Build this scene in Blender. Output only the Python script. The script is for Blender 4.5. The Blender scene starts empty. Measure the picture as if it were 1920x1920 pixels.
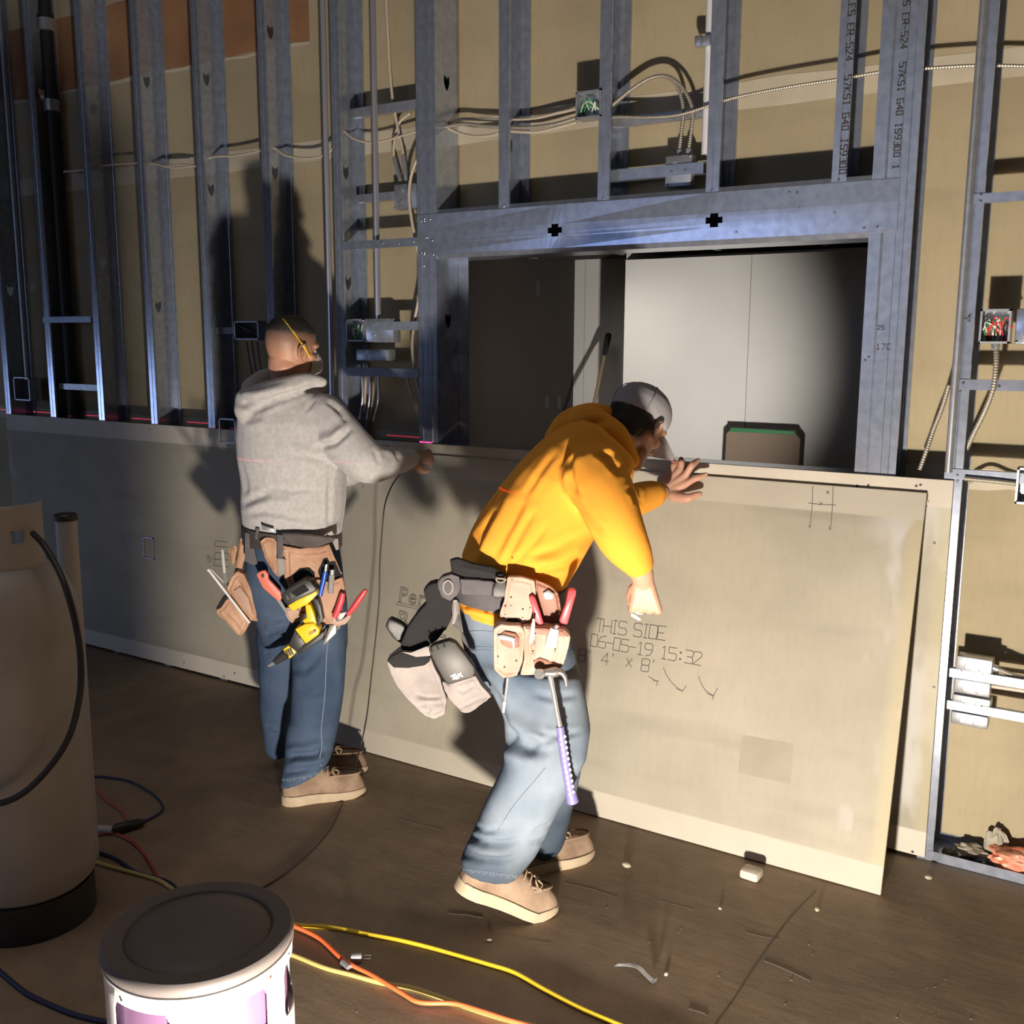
import bpy, bmesh, math, random
import numpy as np
from mathutils import Vector, Matrix, Euler
from mathutils.bvhtree import BVHTree
V = Vector
rnd = random.Random(7)
SC = bpy.context.scene
COL = SC.collection

# ---------------------------------------------------------------- camera
cam = bpy.data.cameras.new('camera'); camo = bpy.data.objects.new('camera', cam); COL.objects.link(camo)
F_PX = 1900.6
CAM = V((2.5625, -3.2799, 1.6365))
ROT = Euler((1.4045, -0.0044, 0.5610)).to_matrix()
camo.location = CAM; camo.rotation_euler = (1.4045, -0.0044, 0.5610)
cam.sensor_fit = 'HORIZONTAL'; cam.sensor_width = 36.0; cam.lens = F_PX / 1920 * 36.0
cam.clip_start = 0.05; cam.clip_end = 100
SC.camera = camo

# ---------------------------------------------------------------- light
w = bpy.data.worlds.new('world'); SC.world = w; w.use_nodes = True
w.node_tree.nodes['Background'].inputs[0].default_value = (1.0, 0.93, 0.92, 1)
w.node_tree.nodes['Background'].inputs[1].default_value = 0.008

def lamp(name, kind, loc, energy, color, aim=None, **kw):
    l = bpy.data.lights.new(name, kind); l.energy = energy; l.color = color
    for k, v in kw.items(): setattr(l, k, v)
    o = bpy.data.objects.new(name, l); COL.objects.link(o); o.location = loc
    if aim is not None: o.rotation_euler = (V(aim) - V(loc)).to_track_quat('-Z', 'Y').to_euler()
    return o
# halogen work light standing on the floor, low and to the right of the photographer
lamp('work_light', 'POINT', (2.15, -2.65, 0.11), 460, (1.0, 0.905, 0.79), shadow_soft_size=0.05)
# cool daylight from a distant doorway and window behind the photographer
lamp('doorway_daylight', 'AREA', (-8.0, -4.4, 0.5), 42, (0.45, 0.60, 1.0), (-1.5, 0, 1.2), shape='RECTANGLE', size=1.3, size_y=1.5)
lamp('window_daylight', 'AREA', (-2.8, -9.0, 1.9), 38, (0.45, 0.58, 1.0), (-1.0, 0, 1.8), shape='RECTANGLE', size=3.4, size_y=1.5)
lamp('steel_fill', 'AREA', (0.8, -9.0, 3.1), 14, (0.72, 0.80, 1.0), (1.3, 0, 2.3), shape='RECTANGLE', size=5.0, size_y=3.0)  # added source behind the camera, brightens the upper right steel
# a second work light standing in the next room, below the sill
lamp('next_room_light', 'SPOT', (1.35, 0.42, 1.02), 245, (1.0, 0.95, 0.88), (-0.20, 2.5, 1.55), spot_size=math.radians(62), spot_blend=1.0, shadow_soft_size=0.03)
lamp('next_room_fill', 'AREA', (-0.2, 2.0, 2.1), 1.2, (1.0, 0.93, 0.85), (-0.4, 3.0, 0.8), shape='RECTANGLE', size=0.6, size_y=0.4, spread=math.radians(100))  # added fill for the dark recess, no lamp there
# added overhead fill for the floor, far up and dim, shining straight down
lamp('overhead_fill', 'AREA', (0.6, -2.6, 6.0), 9, (1.0, 0.86, 0.78), (0.6, -2.6, 0), shape='RECTANGLE', size=4.0, size_y=2.4, spread=math.radians(60))

vs = SC.view_settings
vs.view_transform = 'Standard'; vs.look = 'None'; vs.gamma = 1.0; vs.use_curve_mapping = False; vs.exposure = 0.0

# ---------------------------------------------------------------- picture measurements -> world points
NH = V((-math.sin(0.5610), math.cos(0.5610), 0))      # horizontal view direction
RH = V((math.cos(0.5610), math.sin(0.5610), 0))       # horizontal, across the view
ZU = V((0, 0, 1))
def ray(u, v): return ROT @ V(((u - 960) / F_PX, -(v - 960) / F_PX, -1.0))
def at(u, v, y):
    d = ray(u, v); return CAM + d * ((y - CAM.y) / d.y)
def fl(u, v, z=0.0):
    d = ray(u, v); return CAM + d * ((z - CAM.z) / d.z)
def H(u, v, s):                                       # on the upright plane at horizontal distance s
    d = ray(u, v); return CAM + d * (s / d.dot(NH))
def px(P):
    q = ROT.transposed() @ (V(P) - CAM); return 960 + F_PX * q.x / -q.z, 960 - F_PX * q.y / -q.z

# ---------------------------------------------------------------- mesh builder
class MB:
    def __init__(self): self.v = []; self.f = []; self.m = []; self.mi = 0
    def add(self, vs_, fs):
        b = len(self.v); self.v += [tuple(p) for p in vs_]
        for f in fs: self.f.append(tuple(i + b for i in f)); self.m.append(self.mi)
        return self
    def box(self, c, s, R=None, bev=0.0):
        c = V(c); R = R or Matrix.Identity(3); hx, hy, hz = s[0] / 2, s[1] / 2, s[2] / 2
        if bev <= 0:
            P = [c + R @ V((x * hx, y * hy, z * hz)) for z in (-1, 1) for y in (-1, 1) for x in (-1, 1)]
            return self.add(P, [(0, 2, 3, 1), (4, 5, 7, 6), (0, 1, 5, 4), (2, 6, 7, 3), (0, 4, 6, 2), (1, 3, 7, 5)])
        bm = bmesh.new(); bmesh.ops.create_cube(bm, size=1.0)
        for q in bm.verts: q.co = V((q.co.x * s[0], q.co.y * s[1], q.co.z * s[2]))
        bmesh.ops.bevel(bm, geom=bm.edges[:], offset=min(bev, min(s) * .45), segments=2, affect='EDGES', profile=.5)
        P = [c + R @ q.co for q in bm.verts]; bm.verts.index_update()
        self.add(P, [[q.index for q in f.verts] for f in bm.faces]); bm.free(); return self
    def span(self, a, b, bev=0.0):
        a = V(a); b = V(b); return self.box((a + b) / 2, [abs(x) for x in (b - a)], None, bev)
    def loft(self, rings, cap=True, close=False):
        n = len(rings[0]); b = len(self.v); vs_ = [p for r in rings for p in r]; fs = []
        k = len(rings)
        for i in range(k if close else k - 1):
            j = (i + 1) % k
            for q in range(n): r = (q + 1) % n; fs.append((i * n + q, i * n + r, j * n + r, j * n + q))
        if cap and not close: fs += [tuple(range(n - 1, -1, -1)), tuple((k - 1) * n + q for q in range(n))]
        return self.add(vs_, fs)
    def tube(self, path, r, n=8, cap=True, ridge=0.0, close=False):
        P = [V(p) for p in path]; k = len(P); rings = []; up = None
        for i, p in enumerate(P):
            t = (P[(i + 1) % k] - P[i - 1]) if close else (P[min(i + 1, k - 1)] - P[max(i - 1, 0)])
            if t.length < 1e-9: t = V((0, 0, 1))
            t.normalize()
            if up is None: up = V((0, 0, 1)) if abs(t.z) < .9 else V((1, 0, 0))
            a = up - t * up.dot(t)
            if a.length < 1e-6: a = t.orthogonal()
            a.normalize(); c = t.cross(a); up = a
            rr = r[i] if isinstance(r, (list, tuple)) else r
            if ridge: rr *= 1 + ridge * (1 if (i // 2) % 2 else -1)
            rings.append([p + (a * math.cos(q) + c * math.sin(q)) * rr for q in (2 * math.pi * j / n for j in range(n))])
        return self.loft(rings, cap and not close, close)
    def lathe(self, c, prof, n=32, axis=None, cap=True):
        c = V(c); M = (axis.to_track_quat('Z', 'Y').to_matrix() if axis is not None else Matrix.Identity(3))
        return self.loft([[c + M @ V((r * math.cos(2 * math.pi * j / n), r * math.sin(2 * math.pi * j / n), z)) for j in range(n)] for r, z in prof], cap)
    def ball(self, c, r, n=12, k=7, R=None):
        R = R or Matrix.Identity(3); c = V(c)
        r = r if isinstance(r, (tuple, list)) else (r, r, r); rings = []
        for i in range(k):
            th = math.pi * (i + .5) / k
            rings.append([c + R @ V((r[0] * math.sin(th) * math.cos(2 * math.pi * j / n), r[1] * math.sin(th) * math.sin(2 * math.pi * j / n), -r[2] * math.cos(th))) for j in range(n)])
        return self.loft(rings)
    def prism(self, poly, a, b):                      # polygon in 3-D swept from offset a to offset b
        a = V(a); b = V(b); return self.loft([[V(p) + a for p in poly], [V(p) + b for p in poly]])
    def ribbon(self, path, wid, nrm, off=0.0):
        nrm = V(nrm).normalized(); P = [V(p) for p in path]
        for a, b in zip(P[:-1], P[1:]):
            t = (b - a)
            if t.length < 1e-7: continue
            t.normalize(); s = nrm.cross(t) * (wid / 2); o = nrm * off; a2 = a - t * wid * .3; b2 = b + t * wid * .3
            self.add([a2 - s + o, b2 - s + o, b2 + s + o, a2 + s + o], [(0, 1, 2, 3)])
        return self
    def build(self, name, mats, parent=None, smooth=True, ang=40, fix=True):
        me = bpy.data.meshes.new(name); me.from_pydata(self.v, [], self.f)
        mats = mats if isinstance(mats, (list, tuple)) else [mats]
        for m in mats: me.materials.append(m)
        if len(mats) > 1: me.polygons.foreach_set('material_index', self.m)
        if fix:
            bm = bmesh.new(); bm.from_mesh(me); bmesh.ops.recalc_face_normals(bm, faces=bm.faces); bm.to_mesh(me); bm.free()
        if smooth:
            me.polygons.foreach_set('use_smooth', [True] * len(me.polygons))
            me.set_sharp_from_angle(angle=math.radians(ang))
        o = bpy.data.objects.new(name, me); COL.objects.link(o)
        if parent is not None: o.parent = parent
        return o

def tag(o, label=None, cat=None, group=None, kind=None):
    for k, v in (('label', label), ('category', cat), ('group', group), ('kind', kind)):
        if v: o[k] = v
    return o
def thing(name, label, cat, group=None):
    o = bpy.data.objects.new(name, None); COL.objects.link(o); o.empty_display_size = .05
    return tag(o, label, cat, group)
def struct_empty(name):
    o = bpy.data.objects.new(name, None); COL.objects.link(o); o.empty_display_size = .05
    return tag(o, kind='structure')
def spl(pts, n=8):                                    # smooth curve through points
    P = [V(p) for p in pts]
    if len(P) < 3: return [P[0].lerp(P[-1], i / n) for i in range(n + 1)]
    P = [P[0] * 2 - P[1]] + P + [P[-1] * 2 - P[-2]]; out = []
    for i in range(1, len(P) - 2):
        a, b, c, d = P[i - 1:i + 3]
        for j in range(n):
            t = j / n
            out.append(.5 * ((2 * b) + (c - a) * t + (2 * a - 5 * b + 4 * c - d) * t * t + (3 * b - a - 3 * c + d) * t ** 3))
    out.append(P[-2]); return out
def resample(path, step):
    P = [V(p) for p in path]; L = [0]
    for a, b in zip(P[:-1], P[1:]): L.append(L[-1] + (b - a).length)
    n = max(2, int(L[-1] / step)); out = []; k = 0
    for i in range(n + 1):
        d = L[-1] * i / n
        while k < len(L) - 2 and L[k + 1] < d: k += 1
        t = (d - L[k]) / max(1e-9, L[k + 1] - L[k]); out.append(P[k].lerp(P[k + 1], t))
    return out

# ---------------------------------------------------------------- materials
def mat(name, col, rough=.6, metal=0.0, var=0.0, scale=8.0, bump=0.0, bscale=60.0, detail=4.0, col2=None, spec=.5, stretch=(1, 1, 1), sheen=0.0, lo=.35, hi=.65):
    m = bpy.data.materials.new(name); m.use_nodes = True; nt = m.node_tree; N = nt.nodes; L = nt.links
    b = N['Principled BSDF']; b.inputs['Roughness'].default_value = rough; b.inputs['Metallic'].default_value = metal
    b.inputs['Specular IOR Level'].default_value = spec
    if sheen: b.inputs['Sheen Weight'].default_value = sheen
    b.inputs['Base Color'].default_value = (*col, 1)
    m['bsdf'] = 1
    if var or col2 or bump:
        tc = N.new('ShaderNodeTexCoord'); mp = N.new('ShaderNodeMapping'); mp.inputs['Scale'].default_value = stretch
        L.new(tc.outputs['Object'], mp.inputs[0])
    if var or col2:
        n = N.new('ShaderNodeTexNoise'); n.inputs['Scale'].default_value = scale; n.inputs['Detail'].default_value = detail
        L.new(mp.outputs[0], n.inputs['Vector'])
        r = N.new('ShaderNodeValToRGB'); r.color_ramp.elements[0].position = lo; r.color_ramp.elements[1].position = hi
        c2 = col2 or tuple(c * (1 + var) for c in col); c1 = tuple(c * (1 - var) for c in col) if not col2 else col
        r.color_ramp.elements[0].color = (*c1, 1); r.color_ramp.elements[1].color = (*c2, 1)
        L.new(n.outputs['Fac'], r.inputs[0]); L.new(r.outputs[0], b.inputs['Base Color'])
    if bump:
        n2 = N.new('ShaderNodeTexNoise'); n2.inputs['Scale'].default_value = bscale; n2.inputs['Detail'].default_value = 3
        L.new(mp.outputs[0], n2.inputs['Vector'])
        bp = N.new('ShaderNodeBump'); bp.inputs['Strength'].default_value = bump; bp.inputs['Distance'].default_value = .004
        L.new(n2.outputs['Fac'], bp.inputs['Height']); L.new(bp.outputs[0], b.inputs['Normal'])
    return m
M = {}
M['galv'] = mat('galvanized_steel', (.39, .435, .53), .22, .70, col2=(.49, .54, .65), scale=34, detail=2, bump=.05, bscale=20)
M['galv_dull'] = mat('dull_galvanized_steel', (.36, .38, .40), .42, .7, col2=(.46, .48, .50), scale=30, detail=2)
M['zinc'] = mat('zinc_plated_box', (.46, .475, .50), .32, .72, col2=(.56, .575, .59), scale=40)
M['emt'] = mat('steel_conduit', (.56, .56, .60), .22, .65)
M['armor'] = mat('armored_cable_jacket', (.42, .38, .31), .42, .5)
M['cable_tan'] = mat('tan_cable', (.55, .47, .36), .45)
M['inside_shade'] = mat('box_inside_shade', (.05, .05, .05), .6)  # shade of box interiors put into the colour
M['wire_green'] = mat('green_wire', (.02, .22, .09), .4)
M['wire_white'] = mat('white_wire', (.70, .68, .60), .4)
M['wire_red'] = mat('red_wire', (.60, .03, .04), .4)
M['wire_black'] = mat('black_wire', (.02, .02, .02), .4)
M['white_metal'] = mat('white_painted_metal', (.74, .73, .72), .35, 0, var=.04, scale=6)
M['screw'] = mat('screw_steel', (.75, .75, .78), .2, 1.0)
M['ink'] = mat('black_print_ink', (.055, .05, .045), .8)
M['pencil'] = mat('pencil_marks', (.10, .09, .08), .8)
M['stencil'] = mat('faded_stencil_ink', (.09, .09, .08), .8)
M['black_pipe'] = mat('black_pipe', (.012, .012, .013), .5)
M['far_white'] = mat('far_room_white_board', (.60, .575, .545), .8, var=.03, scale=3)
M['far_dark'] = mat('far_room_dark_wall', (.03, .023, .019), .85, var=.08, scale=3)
M['yellow_cord'] = mat('yellow_cord', (.80, .55, .03), .45)
M['pale_cord'] = mat('pale_yellow_cord', (.52, .42, .14), .5)
M['orange_cord'] = mat('orange_cord', (.85, .16, .05), .45)
M['red_cord'] = mat('red_cord', (.35, .06, .04), .5)
M['black_rubber'] = mat('black_rubber', (.018, .017, .016), .5)
M['blue_cord'] = mat('blue_black_cord', (.02, .025, .07), .5)
M['tank'] = mat('grey_tank_paint', (.30, .285, .265), .5, 0, col2=(.36, .33, .29), scale=5, bump=.1, bscale=30)
M['bone'] = mat('weathered_plastic', (.42, .40, .36), .5)

def board_mat(name, base, edge, length, height, seedx=0.0, stain=True, band=.085, dirt=.35):
    """cement board: scrim mesh face, smooth paler factory edges, streaks and pale stains at the ends (object space: x along, z up)"""
    m = bpy.data.materials.new(name); m.use_nodes = True; nt = m.node_tree; N = nt.nodes; L = nt.links; b = N['Principled BSDF']
    b.inputs['Roughness'].default_value = .85; b.inputs['Specular IOR Level'].default_value = .2
    tc = N.new('ShaderNodeTexCoord'); sx = N.new('ShaderNodeSeparateXYZ'); L.new(tc.outputs['Object'], sx.inputs[0])
    def noise(scale, st, det=4, off=0):
        mp = N.new('ShaderNodeMapping'); mp.inputs['Scale'].default_value = st; mp.inputs['Location'].default_value = (seedx + off, off, off)
        L.new(tc.outputs['Object'], mp.inputs[0]); n = N.new('ShaderNodeTexNoise'); n.inputs['Scale'].default_value = scale; n.inputs['Detail'].default_value = det
        L.new(mp.outputs[0], n.inputs['Vector']); return n.outputs['Fac']
    def rng(src, a, c, lo=0., hi=1.):
        r = N.new('ShaderNodeMapRange'); r.inputs[1].default_value = a; r.inputs[2].default_value = c; r.inputs[3].default_value = lo; r.inputs[4].default_value = hi; r.interpolation_type = 'SMOOTHSTEP'
        L.new(src, r.inputs[0]); return r.outputs[0]
    def op(o, a, c):
        q = N.new('ShaderNodeMath'); q.operation = o
        for i, x in enumerate((a, c)):
            if isinstance(x, (int, float)): q.inputs[i].default_value = x
            else: L.new(x, q.inputs[i])
        return q.outputs[0]
    def mix(f, a, c):
        q = N.new('ShaderNodeMix'); q.data_type = 'RGBA'; L.new(f, q.inputs[0])
        for i, x in ((6, a), (7, c)):
            if isinstance(x, tuple): q.inputs[i].default_value = (*x, 1)
            else: L.new(x, q.inputs[i])
        return q.outputs[2]
    c = mix(rng(noise(2.2, (1, 1, 1), 5), .3, .7), tuple(x * .88 for x in base), tuple(x * 1.08 for x in base))
    c = mix(op('MULTIPLY', rng(noise(3.5, (.35, 1, 2.2), 3, 3.1), .52, .75), dirt), c, tuple(x * .62 for x in base))
    c = mix(op('MULTIPLY', rng(noise(60, (1, 1, .2), 2, 1.7), .45, .7), .12), c, tuple(x * .7 for x in base))
    if stain:
        near = op('MAXIMUM', rng(sx.outputs[0], length - .20, length - .07), rng(sx.outputs[0], .20, .07))
        st = op('MULTIPLY', near, rng(noise(3.0, (2.0, 1, 1), 3, 5.5), .50, .62))
        c = mix(op('MULTIPLY', st, .55), c, (.62, .60, .58))
        c = mix(op('MULTIPLY', op('MAXIMUM', rng(sx.outputs[0], length - .06, length - .02), rng(sx.outputs[0], .05, .02)), .45), c, tuple(x * y for x, y in zip(base, (1.25, 1.2, .92))))
    if band:
        e = op('MAXIMUM', rng(sx.outputs[2], height - band - .004, height - band + .004), rng(sx.outputs[2], band + .004, band - .004))
        c = mix(e, c, mix(rng(noise(5, (1, 1, 1), 4, 9), .35, .7), tuple(x * .93 for x in edge), edge))
    L.new(c, b.inputs['Base Color'])
    bp = N.new('ShaderNodeBump'); bp.inputs['Strength'].default_value = .18; bp.inputs['Distance'].default_value = .002
    L.new(noise(260, (1, 1, 1), 2, 2), bp.inputs['Height']); L.new(bp.outputs[0], b.inputs['Normal'])
    return m
M['sheet'] = board_mat('cement_board_sheet', (.425, .385, .305), (.54, .49, .405), 2.438, 1.219, 0.3)
M['wallboard'] = board_mat('cement_board_fixed', (.40, .365, .29), (.62, .565, .475), 2.438, 1.219, 4.1)
M['sheath'] = board_mat('sheathing_board', (.40, .335, .215), (.46, .40, .29), 1.219, 2.438, 8.2, stain=False, band=0, dirt=.25)
M['joint'] = mat('joint_compound', (.52, .46, .35), .85, var=.08, scale=6)
M['paper'] = mat('brown_fire_tape', (.30, .15, .07), .85, var=.15, scale=5)

def floor_mat():
    m = bpy.data.materials.new('concrete_floor'); m.use_nodes = True; nt = m.node_tree; N = nt.nodes; L = nt.links; b = N['Principled BSDF']
    b.inputs['Roughness'].default_value = .62; b.inputs['Specular IOR Level'].default_value = .35
    tc = N.new('ShaderNodeTexCoord')
    def noise(s, st, d=5):
        mp = N.new('ShaderNodeMapping'); mp.inputs['Scale'].default_value = st; L.new(tc.outputs['Object'], mp.inputs[0])
        n = N.new('ShaderNodeTexNoise'); n.inputs['Scale'].default_value = s; n.inputs['Detail'].default_value = d; L.new(mp.outputs[0], n.inputs['Vector']); return n.outputs['Fac']
    def ramp(f, pts):
        r = N.new('ShaderNodeValToRGB'); e = r.color_ramp.elements
        e[0].position, e[0].color = pts[0][0], (*pts[0][1], 1); e[1].position, e[1].color = pts[1][0], (*pts[1][1], 1)
        L.new(f, r.inputs[0]); return r.outputs[0]
    def mix(t, f, a, c):
        q = N.new('ShaderNodeMix'); q.data_type = 'RGBA'; q.blend_type = t; q.inputs[0].default_value = f; L.new(a, q.inputs[6]); L.new(c, q.inputs[7]); return q.outputs[2]
    c = ramp(noise(1.6, (1, 1, 1)), ((.32, (.225, .168, .116)), (.68, (.325, .240, .162))))
    c = mix('MULTIPLY', .8, c, ramp(noise(9, (1, 1, 1)), ((.35, (.80, .79, .78)), (.65, (1.06, 1.04, 1.02)))))
    c = mix('MULTIPLY', .5, c, ramp(noise(120, (1, 1, 1), 2), ((.3, (.8, .8, .8)), (.7, (1.1, 1.1, 1.1)))))
    L.new(c, b.inputs['Base Color'])
    h1 = noise(14, (.5, 1.6, 1), 3); h2 = noise(70, (1, 1, 1), 3)
    ad = N.new('ShaderNodeMath'); ad.operation = 'ADD'; L.new(h1, ad.inputs[0]); mu = N.new('ShaderNodeMath'); mu.operation = 'MULTIPLY'; mu.inputs[1].default_value = .25; L.new(h2, mu.inputs[0]); L.new(mu.outputs[0], ad.inputs[1])
    bp = N.new('ShaderNodeBump'); bp.inputs['Strength'].default_value = .2; bp.inputs['Distance'].default_value = .006; L.new(ad.outputs[0], bp.inputs['Height']); L.new(bp.outputs[0], b.inputs['Normal'])
    return m
M['floor'] = floor_mat()

# ---------------------------------------------------------------- stroke lettering (flat print)
GL = {'A': ['0,0 0,4 2,6 4,4 4,0', '0,2.5 4,2.5'], 'C': ['4,6 0,6 0,0 4,0'], 'D': ['0,0 0,6 3,6 4,5 4,1 3,0 0,0'], 'E': ['4,6 0,6 0,0 4,0', '0,3 3,3'], 'G': ['4,6 0,6 0,0 4,0 4,3 2,3'], 'H': ['0,0 0,6', '4,0 4,6', '0,3 4,3'], 'I': ['1,6 3,6', '2,6 2,0', '1,0 3,0'], 'K': ['0,0 0,6', '4,6 0,3 4,0'], 'L': ['0,6 0,0 4,0'], 'M': ['0,0 0,6 2,3 4,6 4,0'], 'N': ['0,0 0,6 4,0 4,6'], 'O': ['0,0 0,6 4,6 4,0 0,0'], 'R': ['0,0 0,6 3.5,6 4,5 4,3.6 3.5,3 0,3', '2,3 4,0'], 'S': ['4,5.3 3.3,6 .7,6 0,5.3 0,3.7 .7,3 3.3,3 4,2.3 4,.7 3.3,0 .7,0 0,.7'], 'T': ['0,6 4,6', '2,6 2,0'], 'X': ['.5,1 3.5,5', '.5,5 3.5,1'],
      '0': ['0,0 0,6 3.4,6 3.4,0 0,0'], '1': ['.8,5 2,6 2,0', '.8,0 3.2,0'], '2': ['0,5.2 .7,6 3.3,6 4,5.2 4,4 0,0 4,0'], '3': ['0,6 3.6,6 4,5.3 4,3.7 3.4,3 1,3', '3.4,3 4,2.3 4,.7 3.4,0 0,0'], '4': ['3,0 3,6', '3,6 0,2 4,2'], '5': ['3.8,6 0,6 0,3.3 3.3,3.3 4,2.6 4,.7 3.3,0 0,0'], '6': ['3.8,6 1,5.2 0,3 0,.6 .6,0 3.4,0 4,.6 4,2.4 3.4,3 0,3'], '7': ['0,6 4,6 1.5,0'], '8': ['.6,3 0,3.6 0,5.4 .6,6 3.4,6 4,5.4 4,3.6 3.4,3 .6,3 0,2.4 0,.6 .6,0 3.4,0 4,.6 4,2.4 3.4,3'], '9': ['4,3 .6,3 0,3.6 0,5.4 .6,6 3.4,6 4,5.4 4,2.5 3,.6 .8,0'],
      '-': ['.3,3 3.7,3'], ':': ['1.6,4.6 2.2,4.6 2.2,4.0 1.6,4.0 1.6,4.6', '1.6,1.6 2.2,1.6 2.2,1.0 1.6,1.0 1.6,1.6'], "'": ['1.5,6 2,6 1.6,4.8'], '"': ['1,6 1,4.7', '2.2,6 2.2,4.7'], '/': ['0,0 4,6']}
def lettering(mb, text, o, ex, ey, nrm, h, wid, pitch=6.0, off=.0006):
    """text as thin flat strokes from origin o along ex, height h along ey"""
    o = V(o); ex = V(ex).normalized(); ey = V(ey).normalized(); k = h / 6.0; x = 0
    for ch in text:
        for s in GL.get(ch, []):
            pts = [tuple(float(q) for q in p.split(',')) for p in s.split()]
            mb.ribbon([o + ex * ((x + a) * k) + ey * (c * k) for a, c in pts], wid, nrm, off)
        x += pitch
    return x * k

# ---------------------------------------------------------------- setting
fm = MB(); fm.add([(-9, -9, 0), (9, -9, 0), (9, 5, 0), (-9, 5, 0)], [(0, 1, 2, 3)])
flo = tag(fm.build('floor', M['floor'], smooth=False), kind='structure')
# saw cut joint, cracks, little burrs and pits of the slab
mb = MB()
def crack(pts, r): mb.tube([fl(*p) + V((rnd.uniform(-.003, .003), rnd.uniform(-.003, .003), -.0006)) for p in pts], r, 5)
crack([(1530, 1672), (1500, 1700), (1470, 1735), (1440, 1780), (1410, 1825), (1375, 1880), (1340, 1925)], .0022)
crack([(1435, 1802), (1470, 1818), (1520, 1840)], .0022); crack([(1290, 1890), (1320, 1900), (1328, 1905)], .003)
crack([(1400, 1750), (1430, 1757), (1460, 1762)], .0018); crack([(840, 1712), (880, 1716), (905, 1721)], .0022)
crack([(950, 1752), (990, 1762), (1030, 1769)], .0016); crack([(745, 1535), (790, 1548), (830, 1556)], .0014)
crack([(1060, 1655), (1110, 1668), (1160, 1684)], .0015); crack([(1240, 1690), (1300, 1706)], .0014)
o = mb.build('crack', mat('floor_crack', (.10, .08, .065), .8), flo); tag(o, kind='stuff')
mb = MB()
for _ in range(70):
    u, v = rnd.uniform(640, 1900), rnd.uniform(1560, 1915); P = fl(u, v)
    if P.y > -.35: continue
    mb.ball(P + V((0, 0, .0005)), (rnd.uniform(.001, .0035), rnd.uniform(.001, .003), rnd.uniform(.0006, .0012)), 6, 4)
tag(mb.build('grit', mat('floor_grit', (.22, .185, .15), .8), flo), kind='stuff')

# sheathing on the far face of the framing, 4 ft panels, opening left free
D = .152
wall = struct_empty('wall_back')
def panel(x0, x1, z0, z1, mt=None, nm='panel'):
    g = .0025
    mb = MB(); mb.span((0, 0, 0), (x1 - x0 - 2 * g, .0125, z1 - z0 - 2 * g))
    o = mb.build(nm, mt or M['sheath'], wall, smooth=False); o.location = (x0 + g, D + .001 + rnd.uniform(0, .001), z0 + g); return o
xs = [-5.6, -4.2, -2.98, -1.76, -.54, .155]
for a, b in zip(xs[:-1], xs[1:]):
    panel(a, b, 0, 1.22); panel(a, b, 1.22, 2.44); panel(a, b, 2.44, 4.0)
for a, b in ((.155, .79), (.79, 1.83)):
    panel(a, b, 0, 1.215); panel(a, b, 2.0, 2.44); panel(a, b, 2.44, 4.0)
for a, b in ((1.83, 3.05), (3.05, 4.3)):
    panel(a, b, 0, 1.22); panel(a, b, 1.22, 2.44); panel(a, b, 2.44, 4.0)
def strip(nm, x0, x1, z0, z1, mt, dy=.0008):
    n = 40; mb = MB(); up = [V((x0 + (x1 - x0) * i / n, D + .001 - dy, z1 + rnd.uniform(-.006, .006))) for i in range(n + 1)]; lo = [V((p.x, p.y, z0 + rnd.uniform(-.006, .006))) for p in up]
    mb.add(up + lo, [(i, i + 1, n + 2 + i, n + 1 + i) for i in range(n)]); return mb.build(nm, mt, wall, smooth=False)
strip('joint_tape', -4.5, 4.3, 2.405, 2.495, M['joint'])
strip('joint_tape', -4.5, .15, 1.19, 1.255, M['joint'])
strip('joint_tape', 1.85, 4.3, 1.19, 1.255, M['joint'])
strip('fire_tape', -4.5, -.62, 2.90, 3.25, M['paper'])
strip('joint_tape', -4.5, -.62, 2.885, 2.90, M['joint'], .0012)

# next room seen through the opening
far = struct_empty('wall_far')
for a, b in ((-.25, .55), (.55, 1.77), (1.77, 2.99)):
    mb = MB(); mb.span((a + .002, 2.5, 0), (b - .002, 2.515, 2.135)); mb.build('panel', M['far_white'], far, smooth=False)
mb = MB(); mb.span((-.247, 2.515, 0), (-.25, 3.215, 2.2)); mb.build('added_return_panel', M['far_white'], far, smooth=False)  # recess step added so a sharp shade edge falls on the far wall
for a, b in ((-.90, -.25), (-.985, -.905)):
    mb = MB(); mb.span((a, 3.2, 0), (b, 3.215, 2.25)); mb.build('panel', M['far_white'], far, smooth=False)
fleft = struct_empty('wall_far_left')
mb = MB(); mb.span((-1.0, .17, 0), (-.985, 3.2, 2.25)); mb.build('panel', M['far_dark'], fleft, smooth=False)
def onx(u, v, x):
    d = ray(u, v); return CAM + d * ((x - CAM.x) / d.x)
for u, v, w_, h_ in ((1008, 540, .05, .10), (1025, 755, .045, .085), (1048, 755, .045, .085)):
    P = onx(u, v, -.985); mb = MB(); mb.span((P.x, P.y - w_ / 2, P.z - h_ / 2), (P.x + .003, P.y + w_ / 2, P.z + h_ / 2)); mb.build('cutout_shade', M['inside_shade'], fleft, smooth=False)  # dark plates stand for the shade in the openings
mb = MB(); mb.span((3.0, .17, 0), (3.02, 2.52, 2.3)); tag(mb.build('wall_far_right', M['far_white'], smooth=False), kind='structure')
cl = struct_empty('ceiling_far')
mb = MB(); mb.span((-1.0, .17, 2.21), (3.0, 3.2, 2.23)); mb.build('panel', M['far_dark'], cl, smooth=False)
for k in range(6):
    mb = MB(); x = -.9 + k * .62; mb.span((x, .2, 2.165), (x + .024, 2.5, 2.19)); mb.build('grid_bar', M['galv_dull'], cl, smooth=False)
for k in range(3):
    mb = MB(); y = .7 + k * .75; mb.span((-.95, y, 2.150), (2.95, y + .024, 2.164)); mb.build('grid_bar', M['galv_dull'], cl, smooth=False)

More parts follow.
